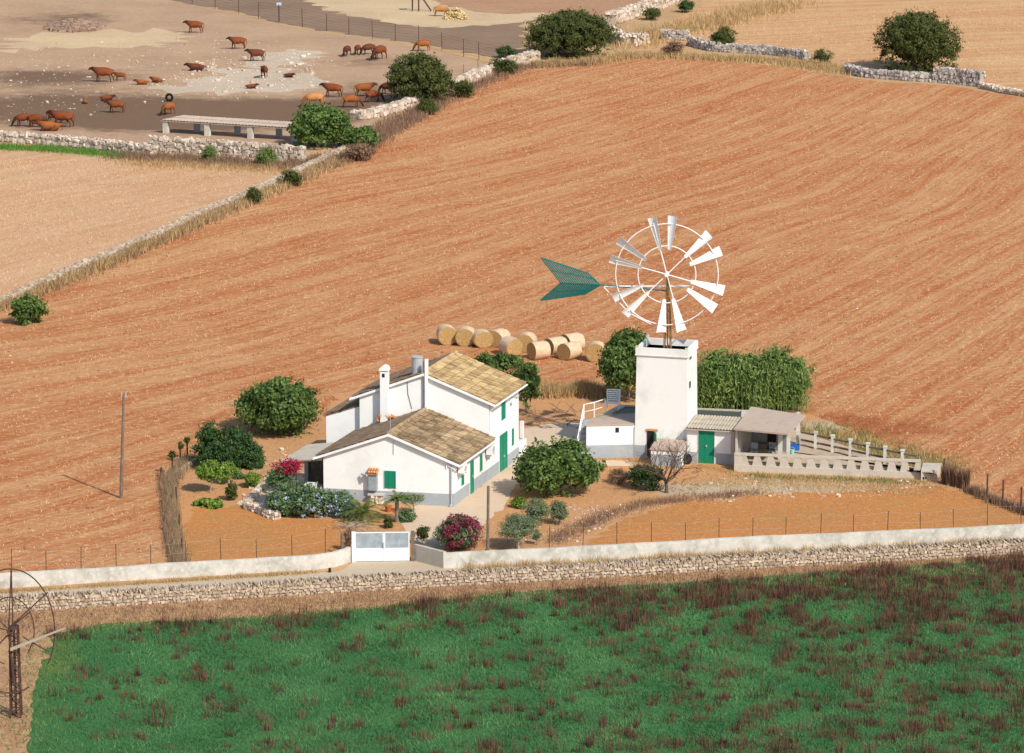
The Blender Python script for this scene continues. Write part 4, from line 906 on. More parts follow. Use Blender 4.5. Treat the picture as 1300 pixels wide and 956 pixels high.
# ------------------------------------------------------------------ road walls, gate
def smooth_wall(name, label, px, h, th, mat, top=None):
    W = [G(u, v) for u, v in px]; m = MB(); rg = np.random.default_rng(len(px)); pts = []
    for a, b in zip(W[:-1], W[1:]):
        k = max(1, int(np.linalg.norm(b - a) / .8)); pts += [a + (b - a) * i / k for i in range(k)]
    pts.append(W[-1]); hs = h + np.convolve(rg.normal(0, .05, len(pts) + 4), np.ones(5) / 5, 'valid')[:len(pts)]
    for i in range(len(pts) - 1):
        a, b = pts[i], pts[i + 1]; d = unit(b - a); n = np.array([-d[1], d[0], 0]) * th
        m.add([a, b, b + n, a + n, a + ZV * hs[i], b + ZV * hs[i + 1], b + n + ZV * hs[i + 1], a + n + ZV * hs[i]], [[0, 1, 5, 4], [4, 5, 6, 7], [2, 3, 7, 6]] + ([[0, 4, 7, 3]] if i == 0 else []) + ([[1, 2, 6, 5]] if i == len(pts) - 2 else []))
    return tag(m.build(name, mat, None, origin=W[0]), label, 'wall')
smooth_wall('road_wall', 'long low whitish concrete wall left of the gate', [(-200, 768), (0, 748), (200, 735), (400, 723.5), (425, 720), (440, 715.5), (449, 712.5)], .82, .22, 'concretewall')
smooth_wall('road_wall', 'long low whitish concrete wall right of the gate', [(563, 722), (700, 716), (900, 703.5), (1300, 685), (1500, 676)], .84, .22, 'concretewall')
smooth_wall('wing_wall', 'short slanting concrete wall between the white gate and the long right wall', [(525, 712), (563, 722)], .92, .2, 'concrete')
dry_wall('dry_stone_wall', 'low dry-stone wall of pale slabs running the full width below the road', [(-200, 789), (0, 776), (325, 757.5), (500, 746.5), (650, 738.5), (925, 722.5), (1300, 702), (1500, 692)], .67, .6, .135, 11, 'stoneroad', coping=True)
gl, gr = G(449.5, 713.5), G(524.5, 712.5); gt = thing('gate', 'closed white double gate with grey upper sheets at the drive entrance', 'gate', (gl + gr) / 2); dG, nG = frame(gl, gr); GW = np.linalg.norm(gr - gl); zg = zat(gl, 677)
for i in range(2):
    a, b = GW * i / 2 + .06, GW * (i + 1) / 2 - .02
    if i == 1: b = GW * .93
    m = MB(); slab(m, gl, dG, nG, a, b, .05, zg * .46, .04, 0); lf = m.build('gate_leaf', 'gatewhite', gt)
    m = MB(); slab(m, gl, dG, nG, a, b, zg * .46 + .003, zg, .035, 0); m.build('upper_sheet', 'gategrey', lf)
    m = MB()
    for x0, x1, y0, y1 in ((a - .03, a + .03, .04, zg + .03), (b - .03, b + .03, .04, zg + .03), (a, b, zg - .0, zg + .05), (a, b, zg * .44, zg * .48)): slab(m, gl, dG, nG, x0, x1, y0, y1, .07, -.015)
    m.build('frame', 'gatewhite', lf)
m = MB(); slab(m, gl, dG, nG, GW * .49, GW * .515, zg * .52, zg * .68, .08, .045); m.build('latch', 'metalgrey', gt)
for s, nm in ((-.12, 'gatewhite'), (GW - .12, 'wood')):
    m = MB(); p = gl + dG * s; m.box(p, p + dG * .2, .2, 0, zg + .08); m.build('gate_post', nm, gt)
def stake(u0, v0, u1, v1, r, mat, name, label, cat, n=7, r2=None, extra=None, group=None):
    p = G(u0, v0); q = WP(p, p + [1, 0, 0], u1, v1); m = MB(); m.tube([p - ZV * .1, q], [r, r2 or r * .7], n); 
    o = m.build(name, mat, None, origin=p); return tag(o, label, cat, group)
stake(434, 705, 434, 677, .1, 'wood', 'wooden_post', 'short thick wooden post beside the curved wall left of the gate', 'post')
stake(418.5, 727, 418.5, 721, .09, 'black', 'kerb_stub', 'tiny dark stub at the foot of the wall left of the gate', 'post')
up_ = G(153.5, 632.5); utop = WP(up_, up_ + [1, 0, 0], 157, 500)
pole = thing('utility_pole', 'tall thin weathered pole standing alone in the red field', 'pole', up_)
m = MB(); m.tube([up_ - ZV * .1, (up_ + utop) / 2, utop], [.10, .08, .065], 8); m.build('shaft', 'wood', pole)
m = MB(); m.tube([utop - ZV * .15 - [.14, 0, 0], utop - ZV * .15 + [.14, 0, 0]], .03, 5); m.tube([utop - ZV * .15 + [.12, 0, 0], utop + ZV * .08 + [.12, 0, 0]], .035, 5); m.tube([utop - ZV * .15 - [.12, 0, 0], utop + ZV * .08 - [.12, 0, 0]], .035, 5); m.build('bracket', 'metalgrey', pole)
p2 = G(619, 712); t = thing('utility_pole', 'dark wooden pole rising behind the road wall right of the magenta bush', 'pole', p2); q = WP(p2, p2 + [1, 0, 0], 620, 617)
m = MB(); m.tube([p2, q], [.085, .07], 8); m.build('shaft', 'wood', t); m = MB(); m.tube([p2 - [0.02, .35, 0], p2 + ZV * .75 - [.02, .35, 0]], .12, 8); m.build('foot', 'wood', t); m = MB(); m.tube([q - ZV * .12 - [.1, 0, 0], q - ZV * .12 + [.1, 0, 0]], .025, 5); m.build('bracket', 'metalgrey', t)
# wire fences
def wire_fence(name, label, posts, h, r, mat='post', wires=3, wr=.0035, parent_at=None):
    W = [G(u, v) for u, v in posts]; t = thing(name, label, 'fence', W[len(W) // 2])
    rg = np.random.default_rng(len(posts)); tops = []
    for p in W:
        m = MB(); hh = h * rg.uniform(.93, 1.07); q = p + np.array([rg.normal(0, .03), rg.normal(0, .03), hh]); m.tube([p - ZV * .1, q], r, 5, rg.uniform(0, 1)); m.build('post', mat, t); tops.append(q)
    m = MB()
    for k in range(wires):
        f = (k + 1) / (wires + .15); m.tube([p + (q - p) * f for p, q in zip(W, tops)], wr, 3)
    m.build('wire', 'metalgrey' if wr < .008 else mat, t); return t
wire_fence('wire_fence', 'thin wire fence with dark posts along the plot left of the gate', [(u, 748 - .058 * u - 7) for u in (-73, -29, 15, 59, 103, 148, 192, 237, 281, 326, 371)] + [(413, 714)], 1.75, .022)
wire_fence('wire_fence', 'thin wire fence with dark posts along the plot right of the gate', [(u, 714.5 - (u - 600) * .0485) for u in (653, 697, 739, 783, 827, 870, 912.5, 955, 997, 1041, 1083, 1126, 1168, 1210.5, 1253, 1296, 1340, 1384)], 1.75, .022)
wire_fence('paddock_fence', 'rusty post and wire fence crossing the top of the paddock', [(150, -12), (215, -3), (244, 5), (273, 11), (303, 17), (328, 24), (354, 28), (384, 34), (414.7, 39.5), (443, 44), (473, 49.5), (502, 52), (531.6, 55), (561, 64), (588.6, 72), (608, 76), (640, 84)], 2.0, .04, 'rustdark', 6, .008)
wire_fence('paddock_fence', 'short fence of thin posts near the pale rubble wall and dark bush', [(483, 130), (503, 126), (573, 103), (588, 97), (607, 90)], 1.3, .04, 'wood', 2)
p = G(354.5, 28); t = thing('blue_sign', 'small light blue sign plate on a post in the paddock fence', 'sign', p); m = MB(); m.tube([p, p + ZV * 1.9], .05, 6); m.build('post', 'rustdark', t); m = MB(); q = p + ZV * 1.95; m.box(q - [.28, .06, 0], q + [.28, -.06, 0], .03, q[2], q[2] + .32); m.build('sign_plate', 'curtain', t)
# feeder frame behind the fence
p = G(529, 15); t = thing('loading_ramp', 'dark metal frame with slanting ramp standing on the yellow straw', 'ramp', p)
for dx, dy in ((-.55, 0), (.2, 0), (-.5, 1.2), (.25, 1.2)):
    m = MB(); m.tube([p + [dx, dy, -.05], p + [dx, dy, 2.4]], .05, 5); m.build('leg', 'rustdark', t)
m = MB()
for dy in (0, 1.2): m.tube([p + [.25, dy, 2.2], p + [1.7, dy, .05]], .05, 5)
for i in range(10): f = i / 9; m.tube([p + [.25 + 1.45 * f, 0, 2.2 - 2.15 * f], p + [.25 + 1.45 * f, 1.2, 2.2 - 2.15 * f]], .035, 4)
m.build('ramp', 'rustdark', t); m = MB(); m.box(p + [-.6, .6, 0], p + [.3, .6, 0], 1.3, 2.2, 2.28); m.build('platform', 'rustdark', t)
# cattle shelter: long sheet roof on stubby pillars
S0, S1 = G(209, 169), G(385, 180); dSh, nSh = frame(S0, S1); LS = np.linalg.norm(S1 - S0); sh2 = thing('cattle_shelter', 'long low open cattle shelter with sheet roof and white pillars behind the stone wall', 'shelter', (S0 + S1) / 2)
zsf = zat(S0, 152.5); zsb = zsf + .12; bkS = -nSh; a, b = S0 - dSh * .25 + nSh * .3, S1 + dSh * .2 + nSh * .3
m = MB(); tiles(m, atz(b + bkS * 2.2 - dSh * .2, zsb + .1), atz(a + bkS * 2.2 + dSh * 1.2, zsb + .1), atz(b, zsf), atz(a, zsf), rngr, .3, 1.1, .03, .06, .0, 1.); m.build('roof', 'terraceroof', sh2)
for k, u in enumerate((210.8, 263.5, 318, 373.5)):
    s = np.dot(WP(S0, S1, u, 165) - S0, dSh); m = MB(); q = S0 + dSh * s; m.box(q - dSh * .25, q + dSh * .25, .4, 0, zsf - .05); m.build('pillar', 'concretewall', sh2)
for k, u in enumerate((239.5, 291, 344)):
    s = np.dot(WP(S0, S1, u, 165) - S0, dSh); m = MB(); q = S0 + dSh * s + bkS * 1.7; m.box(q - dSh * .25, q + dSh * .25, .4, 0, zsf); m.build('pillar', 'plinth', sh2)
# ------------------------------------------------------------------ dry-stone and rubble walls in the distance
dry_wall('dry_stone_wall', 'tumbled pale stone wall between the cattle paddock and the green grass strip', [(-120, 176), (0, 179), (60, 183), (130, 190), (195, 198)], 1.0, 1.0, .34, 21, rubble=True)
dry_wall('dry_stone_wall', 'upright pale dry-stone wall below the cattle shelter', [(190, 194), (260, 198), (330, 203), (385, 207)], 1.45, .7, .28, 22)
dry_wall('dry_stone_wall', 'long pale low wall running diagonally beside the ploughed field', [(-120, 412), (0, 388), (60, 361), (135, 328), (200, 301), (262, 272), (330, 243), (395, 213), (440, 192)], .5, .62, .2, 23, 'stoneroad', rubble=False, hv=.1)
dry_wall('rubble_wall', 'short collapsed pale rubble wall just left of the dark bush above the ploughed field', [(452, 152), (480, 148), (507, 140), (532, 132)], .95, 1.1, .34, 24, rubble=True, hv=.2)
dry_wall('rubble_wall', 'pale rubble wall climbing between the two dark bushes', [(568, 119), (600, 104), (630, 91), (680, 76)], 1.1, 1.2, .34, 25, rubble=True, hv=.2)
dry_wall('rubble_wall', 'pale rubble wall right of the largest dark bush', [(766, 44), (785, 54), (800, 58), (818, 56)], 1.3, 1.6, .38, 26, rubble=True, hv=.25)
dry_wall('rubble_wall', 'heap of rubble wall at the top edge above the dry grass', [(775, 30), (800, 22), (830, 12), (850, 4), (880, -8), (940, -30)], 1.4, 1.6, .38, 27, rubble=True, hv=.25)
dry_wall('dry_stone_wall', 'short square-ended grey stone wall left of the small round bush', [(841, 50), (873, 51)], 1.0, .8, .3, 28, 'stonegrey', hv=.06)
dry_wall('dry_stone_wall', 'grey stone wall either side of the small round bush', [(876, 58), (905, 65), (940, 67), (985, 70), (1024, 76)], 1.0, .8, .3, 29, 'stonegrey', rubble=True, hv=.25)
dry_wall('dry_stone_wall', 'shaded stone wall under the large round tree at upper right', [(1074, 92), (1100, 98), (1150, 102), (1190, 104)], .8, .8, .3, 30, 'stonegrey', hv=.15)
dry_wall('dry_stone_wall', 'tall grey stone wall right of the large round tree', [(1186, 104), (1220, 107), (1246, 110)], 1.5, .8, .3, 31, 'stonegrey', hv=.15)
dry_wall('rubble_wall', 'low tumbled pale stones running to the right edge', [(1248, 112), (1275, 118), (1300, 122), (1420, 142)], .6, .9, .32, 32, rubble=True, hv=.3)
dry_wall('garden_wall', 'little rubble retaining wall beside the pergola garden', [(312, 646), (322, 648), (340, 656), (352, 660)], .45, .4, .2, 33, rubble=True)
dry_wall('garden_wall', 'low loose stone edging running back from the pergola garden', [(312, 645), (322, 632), (333, 620), (345, 608)], .3, .35, .18, 34, rubble=True)
# loose stones on the paddock and in the garden
rs = np.random.default_rng(77)
def stones(name, label, px, n, size, mat, seed, origin_px):
    rg = np.random.default_rng(seed); P = fill(wpoly(px), n, rg); m = MB(); sz = size * rg.pareto(3, n).clip(0, 2.5)[:, None] + size * .6
    rocks(m, np.c_[P, sz[:, 0] * .3], sz * np.array([[1, .8, .5]]), rg); o = m.build(name, mat, None, origin=G(*origin_px)); return tag(o, label, 'stones', None, 'stuff')
stones('scattered_stones', 'pale loose stones scattered over the cattle paddock', [(0, 70), (130, 45), (300, 40), (430, 70), (420, 110), (330, 125), (200, 130), (100, 150), (0, 160)], 900, .05, 'stone', 41, (250, 100))
stones('scattered_stones', 'white stones and lumps lying on the pale outcrop of the paddock', [(190, 108), (240, 84), (330, 62), (400, 72), (405, 112), (300, 120)], 420, .075, 'rockpale', 42, (300, 100))
stones('scattered_stones', 'small pale stones around the garden path', [(300, 640), (330, 600), (300, 585), (360, 570), (400, 590), (345, 640)], 260, .045, 'rockpale', 43, (330, 610))
stones('scattered_clods', 'pale clods and stones along the foot of the terrace', [(930, 604), (1190, 612), (1170, 628), (900, 640), (870, 620)], 600, .035, 'stone', 44, (1000, 615))
stones('scattered_clods', 'orange clods on the soil around the olive trees', [(640, 690), (650, 640), (720, 640), (800, 640), (740, 690)], 600, .03, 'stone', 45, (700, 660))
stones('field_pebbles', 'little pale stones dotted over the ploughed field', [(0, 700), (0, 400), (500, 170), (800, 85), (1290, 130), (1290, 640), (900, 500), (400, 490), (200, 600)], 600, .022, 'rockpale', 46, (600, 300))

# ------------------------------------------------------------------ trees and bushes
TR_ = {}
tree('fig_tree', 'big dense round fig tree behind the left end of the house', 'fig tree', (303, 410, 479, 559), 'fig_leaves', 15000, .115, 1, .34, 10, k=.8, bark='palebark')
tree('mastic_bush', 'dark green conical bush at the left of the garden beside the lemon tree', 'bush', (246, 330, 538, 600), 'dark_leaves', 15000, .08, 2, .2, 9, k=.85, updown=1.5, aspect=.45, blobs_f=lambda c, r: [(c[0] - r[0] * .42, c[1], c[2], r[0] * .52, r[1] * .6, r[2]), (c[0] + r[0] * .25, c[1] - .1, c[2] - r[2] * .04, r[0] * .55, r[1] * .65, r[2] * .97), (c[0] + r[0] * .62, c[1], c[2] - r[2] * .25, r[0] * .42, r[1] * .5, r[2] * .7), (c[0] - r[0] * .05, c[1] - r[1] * .3, c[2] - r[2] * .3, r[0] * .8, r[1] * .6, r[2] * .62)])
tree('garden_shrub', 'soft green shrub at the right shoulder of the dark conical bush', 'shrub', (305, 333, 566, 594), 'mastic_leaves', 2500, .07, 52, .18, 5, k=.9, trunk=False)
tree('lemon_tree', 'small light yellow green lemon tree on a thin pale trunk in the left garden', 'lemon tree', (248, 284, 583, 617), 'lemon_leaves', 3600, .085, 3, .2, 6, k=1., gap=.45, bark='palebark', rad=.05)
tree('lemon_tree', 'second light green citrus tree half behind the thin-trunked lemon tree', 'lemon tree', (278, 302, 588, 610), 'lemon_leaves', 1800, .085, 4, .18, 5, k=1., gap=.25, bark='palebark', rad=.05)
tree('garden_shrub', 'dark round clipped shrub at the foot of the lemon trees', 'shrub', (287, 303, 611, 637), 'mastic_leaves', 1500, .06, 5, .13, 4, k=.9, trunk=False)
tree('garden_shrub', 'bright green low hedge shrub beside the paved garden path', 'shrub', (306, 332, 600, 621), 'lemon_leaves', 2400, .055, 6, .15, 5, k=.9, trunk=False)
tree('garden_shrub', 'small green shrub behind the second lemon tree', 'shrub', (296, 310, 598, 609), 'hedge_leaves', 700, .06, 7, .12, 4, k=.9, trunk=False)
tree('clipped_tree', 'tiny ball-headed tree beside the path in front of the pergola', 'tree', (323, 334, 586, 597), 'dark_leaves', 800, .05, 8, .09, 4, k=1., gap=.55, rad=.04, bark='palebark')
tree('low_plant', 'flat patch of bright green leaves on the orange soil of the left garden', 'plant', (247, 288, 633, 648), 'lemon_leaves', 1800, .09, 9, .14, 7, k=.5, trunk=False)
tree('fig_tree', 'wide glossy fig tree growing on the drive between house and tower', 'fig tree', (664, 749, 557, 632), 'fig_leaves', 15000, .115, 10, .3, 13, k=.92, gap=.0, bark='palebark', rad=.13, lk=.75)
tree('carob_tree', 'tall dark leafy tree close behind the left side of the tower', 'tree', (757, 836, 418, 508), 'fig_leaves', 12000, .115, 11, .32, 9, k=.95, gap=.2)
tree('tree', 'slim straggling tree behind the far corner of the house', 'tree', (650, 686, 462, 520), 'fig_leaves', 3200, .10, 12, .25, 8, k=1., gap=.4, rad=.07, lk=.75)
tree('shrub', 'low leafy shrub poking over the tiled roof in front of the bales', 'shrub', (606, 656, 448, 482), 'fig_leaves', 2600, .10, 13, .24, 7, k=.9, lk=.75)
tree('fig_tree', 'leafy light green fig tree overhanging the stone wall beside the cattle shelter', 'fig tree', (368, 440, 135, 192), 'fig_leaves', 8000, .17, 14, .5, 9, k=.85, bark='palebark')
tree('fig_bush', 'low fig bush spreading right from the larger one by the cattle shelter', 'bush', (428, 478, 160, 192), 'fig_leaves', 3200, .17, 15, .42, 7, k=.8, trunk=False)
tree('mastic_tree', 'dark rounded bush leaning left at the end of the paddock rubble wall', 'bush', (487, 573, 66, 139), 'mastic_leaves', 20000, .13, 16, .34, 9, k=.8, updown=1.2, aspect=.4, shell=(.82, 1.02), lk=.5)
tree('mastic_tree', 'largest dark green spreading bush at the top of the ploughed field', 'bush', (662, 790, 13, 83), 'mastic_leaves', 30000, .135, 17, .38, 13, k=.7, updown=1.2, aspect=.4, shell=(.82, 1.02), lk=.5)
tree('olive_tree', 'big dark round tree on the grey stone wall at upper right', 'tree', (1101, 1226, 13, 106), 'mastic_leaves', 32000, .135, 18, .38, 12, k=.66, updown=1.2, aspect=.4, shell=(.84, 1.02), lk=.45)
tree('field_bush', 'small grey green round bush on the wall at the top of the field', 'bush', (901, 937, 33, 69), 'mastic_leaves', 4600, .11, 19, .3, 5, k=.7, updown=1.5, aspect=.35)
tree('fig_bush', 'small solitary fig bush at the left edge below the diagonal wall', 'bush', (16, 60, 373, 415), 'fig_leaves', 3000, .13, 20, .28, 6, k=.85)
tree('olive_tree', 'small grey green olive tree with twisted pale trunk nearest the road wall', 'olive tree', (630, 688, 652, 690), 'olive_leaves', 6500, .06, 21, .22, 8, k=1., gap=.4, bark='palebark', rad=.1, updown=.8, aspect=.3)
tree('olive_tree', 'grey green olive tree behind the twisted-trunk one', 'olive tree', (660, 698, 632, 668), 'olive_leaves', 4200, .06, 22, .2, 7, k=.95, gap=.2, bark='palebark', rad=.07, updown=.8, aspect=.3)
tree('olive_tree', 'small rounded olive right of the other olives', 'olive tree', (698, 721, 634, 666), 'olive_leaves', 2600, .055, 23, .15, 5, k=.9, gap=.1, bark='palebark', rad=.05, updown=.8, aspect=.3)
tree('garden_shrub', 'small dark green shrub at the drive edge behind the olives', 'shrub', (649, 668, 631, 646), 'lemon_leaves', 1200, .06, 24, .15, 5, k=.9, trunk=False)
tree('olive_sapling', 'tiny olive sapling low between the olives and the wall', 'sapling', (674, 688, 671, 689), 'olive_leaves', 600, .05, 25, .11, 4, k=1., gap=.15, rad=.02, updown=.8, aspect=.3)
tree('dark_shrub', 'dark green rounded shrub left of the bare tree', 'shrub', (800, 843, 590, 625), 'dark_leaves', 4200, .075, 26, .22, 6, k=.85)
tree('wall_shrub', 'small grey green scrub on the far wall left of the shaded stones', 'shrub', (1030, 1058, 62, 84), 'mastic_leaves', 1400, .09, 27, .3, 5, k=.8, trunk=False, updown=1.5, aspect=.3)
for i, (bx, mt, lab) in enumerate([((572, 602, 100, 128), 'mastic_leaves', 'dull green scrub below the rubble wall right of the leaning bush'), ((528, 556, 126, 148), 'mastic_leaves', 'brownish green scrub under the leaning dark bush'), ((430, 478, 180, 208), 'dry_brown', 'brown dry scrub just below the low fig bush'),
        ((355, 383, 215, 240), 'mastic_leaves', 'grey green scrub beside the diagonal wall nearest the fig bush'), ((312, 332, 238, 262), 'mastic_leaves', 'small dark scrub midway along the diagonal wall'), ((618, 662, 72, 98), 'mastic_leaves', 'row of low dull scrub below the climbing rubble wall'),
        ((840, 868, 50, 74), 'dry_brown', 'rounded purple brown scrub below the short square wall'), ((630, 656, 58, 76), 'dark_leaves', 'low dark scrub at the left foot of the largest bush'), ((856, 882, 0, 18), 'dark_leaves', 'dark scrub among rubble at the very top edge'), ((812, 840, 8, 28), 'mastic_leaves', 'olive coloured scrub on the top rubble heap'),
        ((256, 274, 184, 208), 'field_weeds', 'bright green weed clump left of the shelter wall foot'), ((770, 800, 594, 618), 'dry_brown', 'tangle of dry brown brush left of the dark shrub'), ((326, 352, 186, 214), 'field_weeds', 'yellow green weeds at the shelter wall foot')]):
    tree('scrub', lab, 'scrub', bx, mt, 1700, .11 if bx[3] < 300 else .06, 60 + i, .3 if bx[3] < 300 else .16, 6, k=.75, trunk=False, updown=1.2, aspect=.3, group='scrub along the walls')
# oleander with magenta flowers
t, c, r, rg = tree('oleander', 'round magenta flowering bush behind the wall right of the gate', 'bush', (553, 613, 652, 702), 'hedge_leaves', 4200, .07, 30, .22, 8, k=.85)
m = MB(); crown(m, lobes(c, r * 1.0, 9, rg), 6800, .05, rg, .2, percl=30, aspect=.9, shell=(.86, 1.04)); m.build('flowers', 'magenta_flowers', t)
# bougainvillea over the pergola corner
t, c, r, rg = tree('bougainvillea', 'climber with dark red flowers hanging over the pergola corner', 'climber', (342, 384, 587, 632), 'hedge_leaves', 2600, .06, 31, .2, 8, k=1.1, gap=.5, rad=.05, lk=.8)
m = MB(); cc = c + [0, 0, r[2] * .75]; crown(m, lobes(cc, r * [1, 1, .55], 7, rg), 900, .05, rg, .2, percl=10, aspect=.9); m.build('flowers', 'red_flowers', t)
# blue-flowered hedge below the house
for i, (bx, lab, n, nf) in enumerate([((334, 380, 622, 658), 'left end of the blue flowering hedge below the pergola', 4600, 500), ((362, 426, 613, 660), 'tallest green middle clump of the flowering hedge below the house', 7600, 900), ((416, 452, 622, 660), 'right end of the hedge thick with pale blue flowers', 4200, 1300)]):
    t, c, r, rg = tree('flowering_hedge', lab, 'hedge', bx, 'hedge_leaves', n, .07, 33 + i, .2, 8, k=.8, trunk=False, group='pale blue flowering hedge')
    m = MB(); crown(m, lobes(c - [0, .1, .1], r * .98, 8, rg), nf, .055, rg, .14, percl=14, aspect=.9, shell=(.88, 1.03)); m.build('flowers', 'plumbago_flowers', t)
# palms
def palm(name, label, foot, trunk_h, nf, L, seed, droop=1.0):
    rg = np.random.default_rng(seed); p = G(*foot); t = thing(name, label, 'palm', p); m = MB()
    m.tube([p - ZV * .05, p + ZV * trunk_h * .5, p + ZV * trunk_h], [.13, .1, .12], 8, .4); m.build('trunk', 'bark', t)
    m = MB(); top = p + ZV * trunk_h
    for i in range(nf):
        a = 2 * math.pi * i / nf * 1.618 * 2; el = rg.uniform(-.1, 1.25); ln = L * rg.uniform(.75, 1.1); pts = []
        for k in range(6):
            f = k / 5; rr = ln * f * math.cos(el) ** .8; z = ln * f * math.sin(el) - droop * ln * .45 * f * f; pts.append(top + np.array([math.cos(a) * rr, math.sin(a) * rr, z]))
        m.tube(pts, .012, 3, .5); tt = rg.uniform(.1, 1)
        for k in range(1, 6):
            for s in (-1, 1):
                for q in range(3):
                    b = pts[k - 1] + (pts[k] - pts[k - 1]) * q / 3; d = unit(pts[k] - pts[k - 1]); sd_ = unit(np.cross(d, [0, 0, 1.])) * s; ll_ = L * .3 * (1 - .45 * (k / 5))
                    e = b + d * ll_ * .6 + sd_ * ll_ * .75 - ZV * ll_ * .25; m.add([b, b + d * .05, e], [[0, 1, 2]], tt)
    m.build('fronds', 'palm_leaves', t); return t
palm('fan_palm', 'bushy low palm with yellowing fronds at the end of the flowering hedge', (459, 662), .55, 44, 1.5, 51)
palm('palm_tree', 'small palm on a slim trunk in front of the green shutter', (504, 663), 1.3, 30, 1.05, 52, 1.2)
tree('potted_tree', 'small brownish round-headed tree right of the slim palm', 'tree', (511, 538, 624, 642), 'olive_leaves', 1300, .05, 53, .14, 5, k=1., gap=.5, rad=.03)
tree('garden_shrub', 'bright green leafy shrub at the foot of the slim palm', 'shrub', (504, 527, 646, 664), 'hedge_leaves', 1500, .06, 54, .14, 5, k=.85, trunk=False)
tree('garden_shrub', 'thin twiggy shrub just right of the gate post', 'shrub', (526, 544, 664, 694), 'mastic_leaves', 650, .055, 55, .16, 7, k=.9, lk=.8, rad=.03)
tree('garden_shrub', 'small shrub on the orange soil above the gate', 'shrub', (484, 500, 656, 672), 'mastic_leaves', 700, .05, 56, .12, 4, k=.85, trunk=False)
tree('dry_bush', 'dry yellowish bush by the wooden post left of the gate', 'bush', (436, 450, 670, 702), 'dry_brown', 800, .06, 57, .16, 6, k=.9, trunk=False, updown=1.5, aspect=.3)
m = MB(); rg = np.random.default_rng(9); p = G(450, 672); P = np.c_[rg.normal(p[0], .55, 260), rg.normal(p[1], .5, 260)]
for i in range(160):
    a = rg.uniform(0, 2 * math.pi); b = np.array([P[i, 0], P[i, 1], rg.uniform(0, .3)]); m.tube([b, b + [math.cos(a) * .3, math.sin(a) * .3, rg.uniform(-.05, .15)]], .012, 3, rg.uniform())
tag(m.build('brushwood', 'palebark', None, origin=p), 'heap of cut grey fronds below the bushy palm', 'brushwood', None, 'stuff')
q = G(493, 650); t = thing('flower_pot', 'red clay flower pot at the foot of the slim palm', 'flower pot', q); m = MB(); m.tube([q, q + ZV * .34], [.14, .2], 12); m.build('pot', 'terracotta', t); m = MB(); m.tube([q + ZV * .34, q + ZV * .38], .22, 12); m.build('rim', 'terracotta', t)
# giant reeds right of the tower
rg = np.random.default_rng(15)
def reeds(name, label, u0, u1, vt, vb, n, seed):
    rg = np.random.default_rng(seed); foot, c, r = place(u0, u1, vt, vb, k=.95, dr=.5); t = thing(name, label, 'reeds', foot); m = MB(); N = n
    an = rg.uniform(0, 2 * np.pi, N); rr = np.sqrt(rg.uniform(0, 1, N)); X = c[0] + np.cos(an) * rr * r[0] * .95; Y = c[1] + np.sin(an) * rr * r[1]
    K = 26; kc = rg.integers(0, K, N); KX = c[0] + rg.uniform(-.95, .95, K) * r[0]; KY = c[1] + rg.uniform(-.9, .9, K) * r[1]; KH = rg.uniform(.78, 1.05, K) * (1 - .42 * ((KX - c[0]) / r[0]) ** 2)
    X = KX[kc] + rg.normal(0, .34, N); Y = KY[kc] + rg.normal(0, .34, N); dr_ = np.hypot(X - KX[kc], Y - KY[kc])
    Ht = 2 * r[2] * KH[kc] * (1 - .35 * np.clip(dr_, 0, 1.2)) * rg.uniform(.8, 1.04, N); L = MB()
    for i in range(0, N, 2): m.tube([(X[i], Y[i], 0), (X[i] + rg.normal(0, .1), Y[i] + rg.normal(0, .1), Ht[i] * .93)], [.02, .008], 3, rg.uniform())
    m.build('stems', 'reed_leaves', t)
    M_l = 9; Xi = np.repeat(X, M_l); Yi = np.repeat(Y, M_l); Hi = np.repeat(Ht, M_l); f = rg.uniform(.12, 1.02, N * M_l); a = rg.uniform(0, 2 * np.pi, N * M_l) ; ln = rg.uniform(.3, .62, N * M_l) * (1.1 - .4 * f)
    wind = .25; dx, dy = np.cos(a) * ln * .7 + wind * ln, np.sin(a) * ln * .7; base = np.stack([Xi, Yi, Hi * f], 1); mid = base + np.stack([dx * .55, dy * .55, ln * .45], 1); tipp = base + np.stack([dx * 1.1, dy * 1.1, ln * .12], 1)
    w = .042; px_, py_ = -np.sin(a) * w, np.cos(a) * w; off = np.stack([px_, py_, np.zeros_like(px_)], 1)
    V = np.stack([base, mid - off, tipp, mid + off], 1).reshape(-1, 3); ct = np.repeat(rg.uniform(0, .5, N) + .5 * (kc % 5 == 0), M_l); L.arr(V, np.arange(len(V)).reshape(-1, 4), np.clip(ct * .7 + rg.uniform(0, .55, N * M_l), 0, 1)); crown(L, lobes(c, r * 1.06, 12, rg, .62), 9000, .17, rg, .34, updown=1.6, aspect=.24, percl=30); L.build('leaves', 'reed_leaves', t); return t
reeds('giant_reeds', 'tall bright reed clump behind the tank, left half nearest the tower', 874, 964, 443, 523, 560, 61)
reeds('giant_reeds', 'tall bright reed clump behind the shelter roof, right half', 936, 1022, 443, 524, 580, 62)
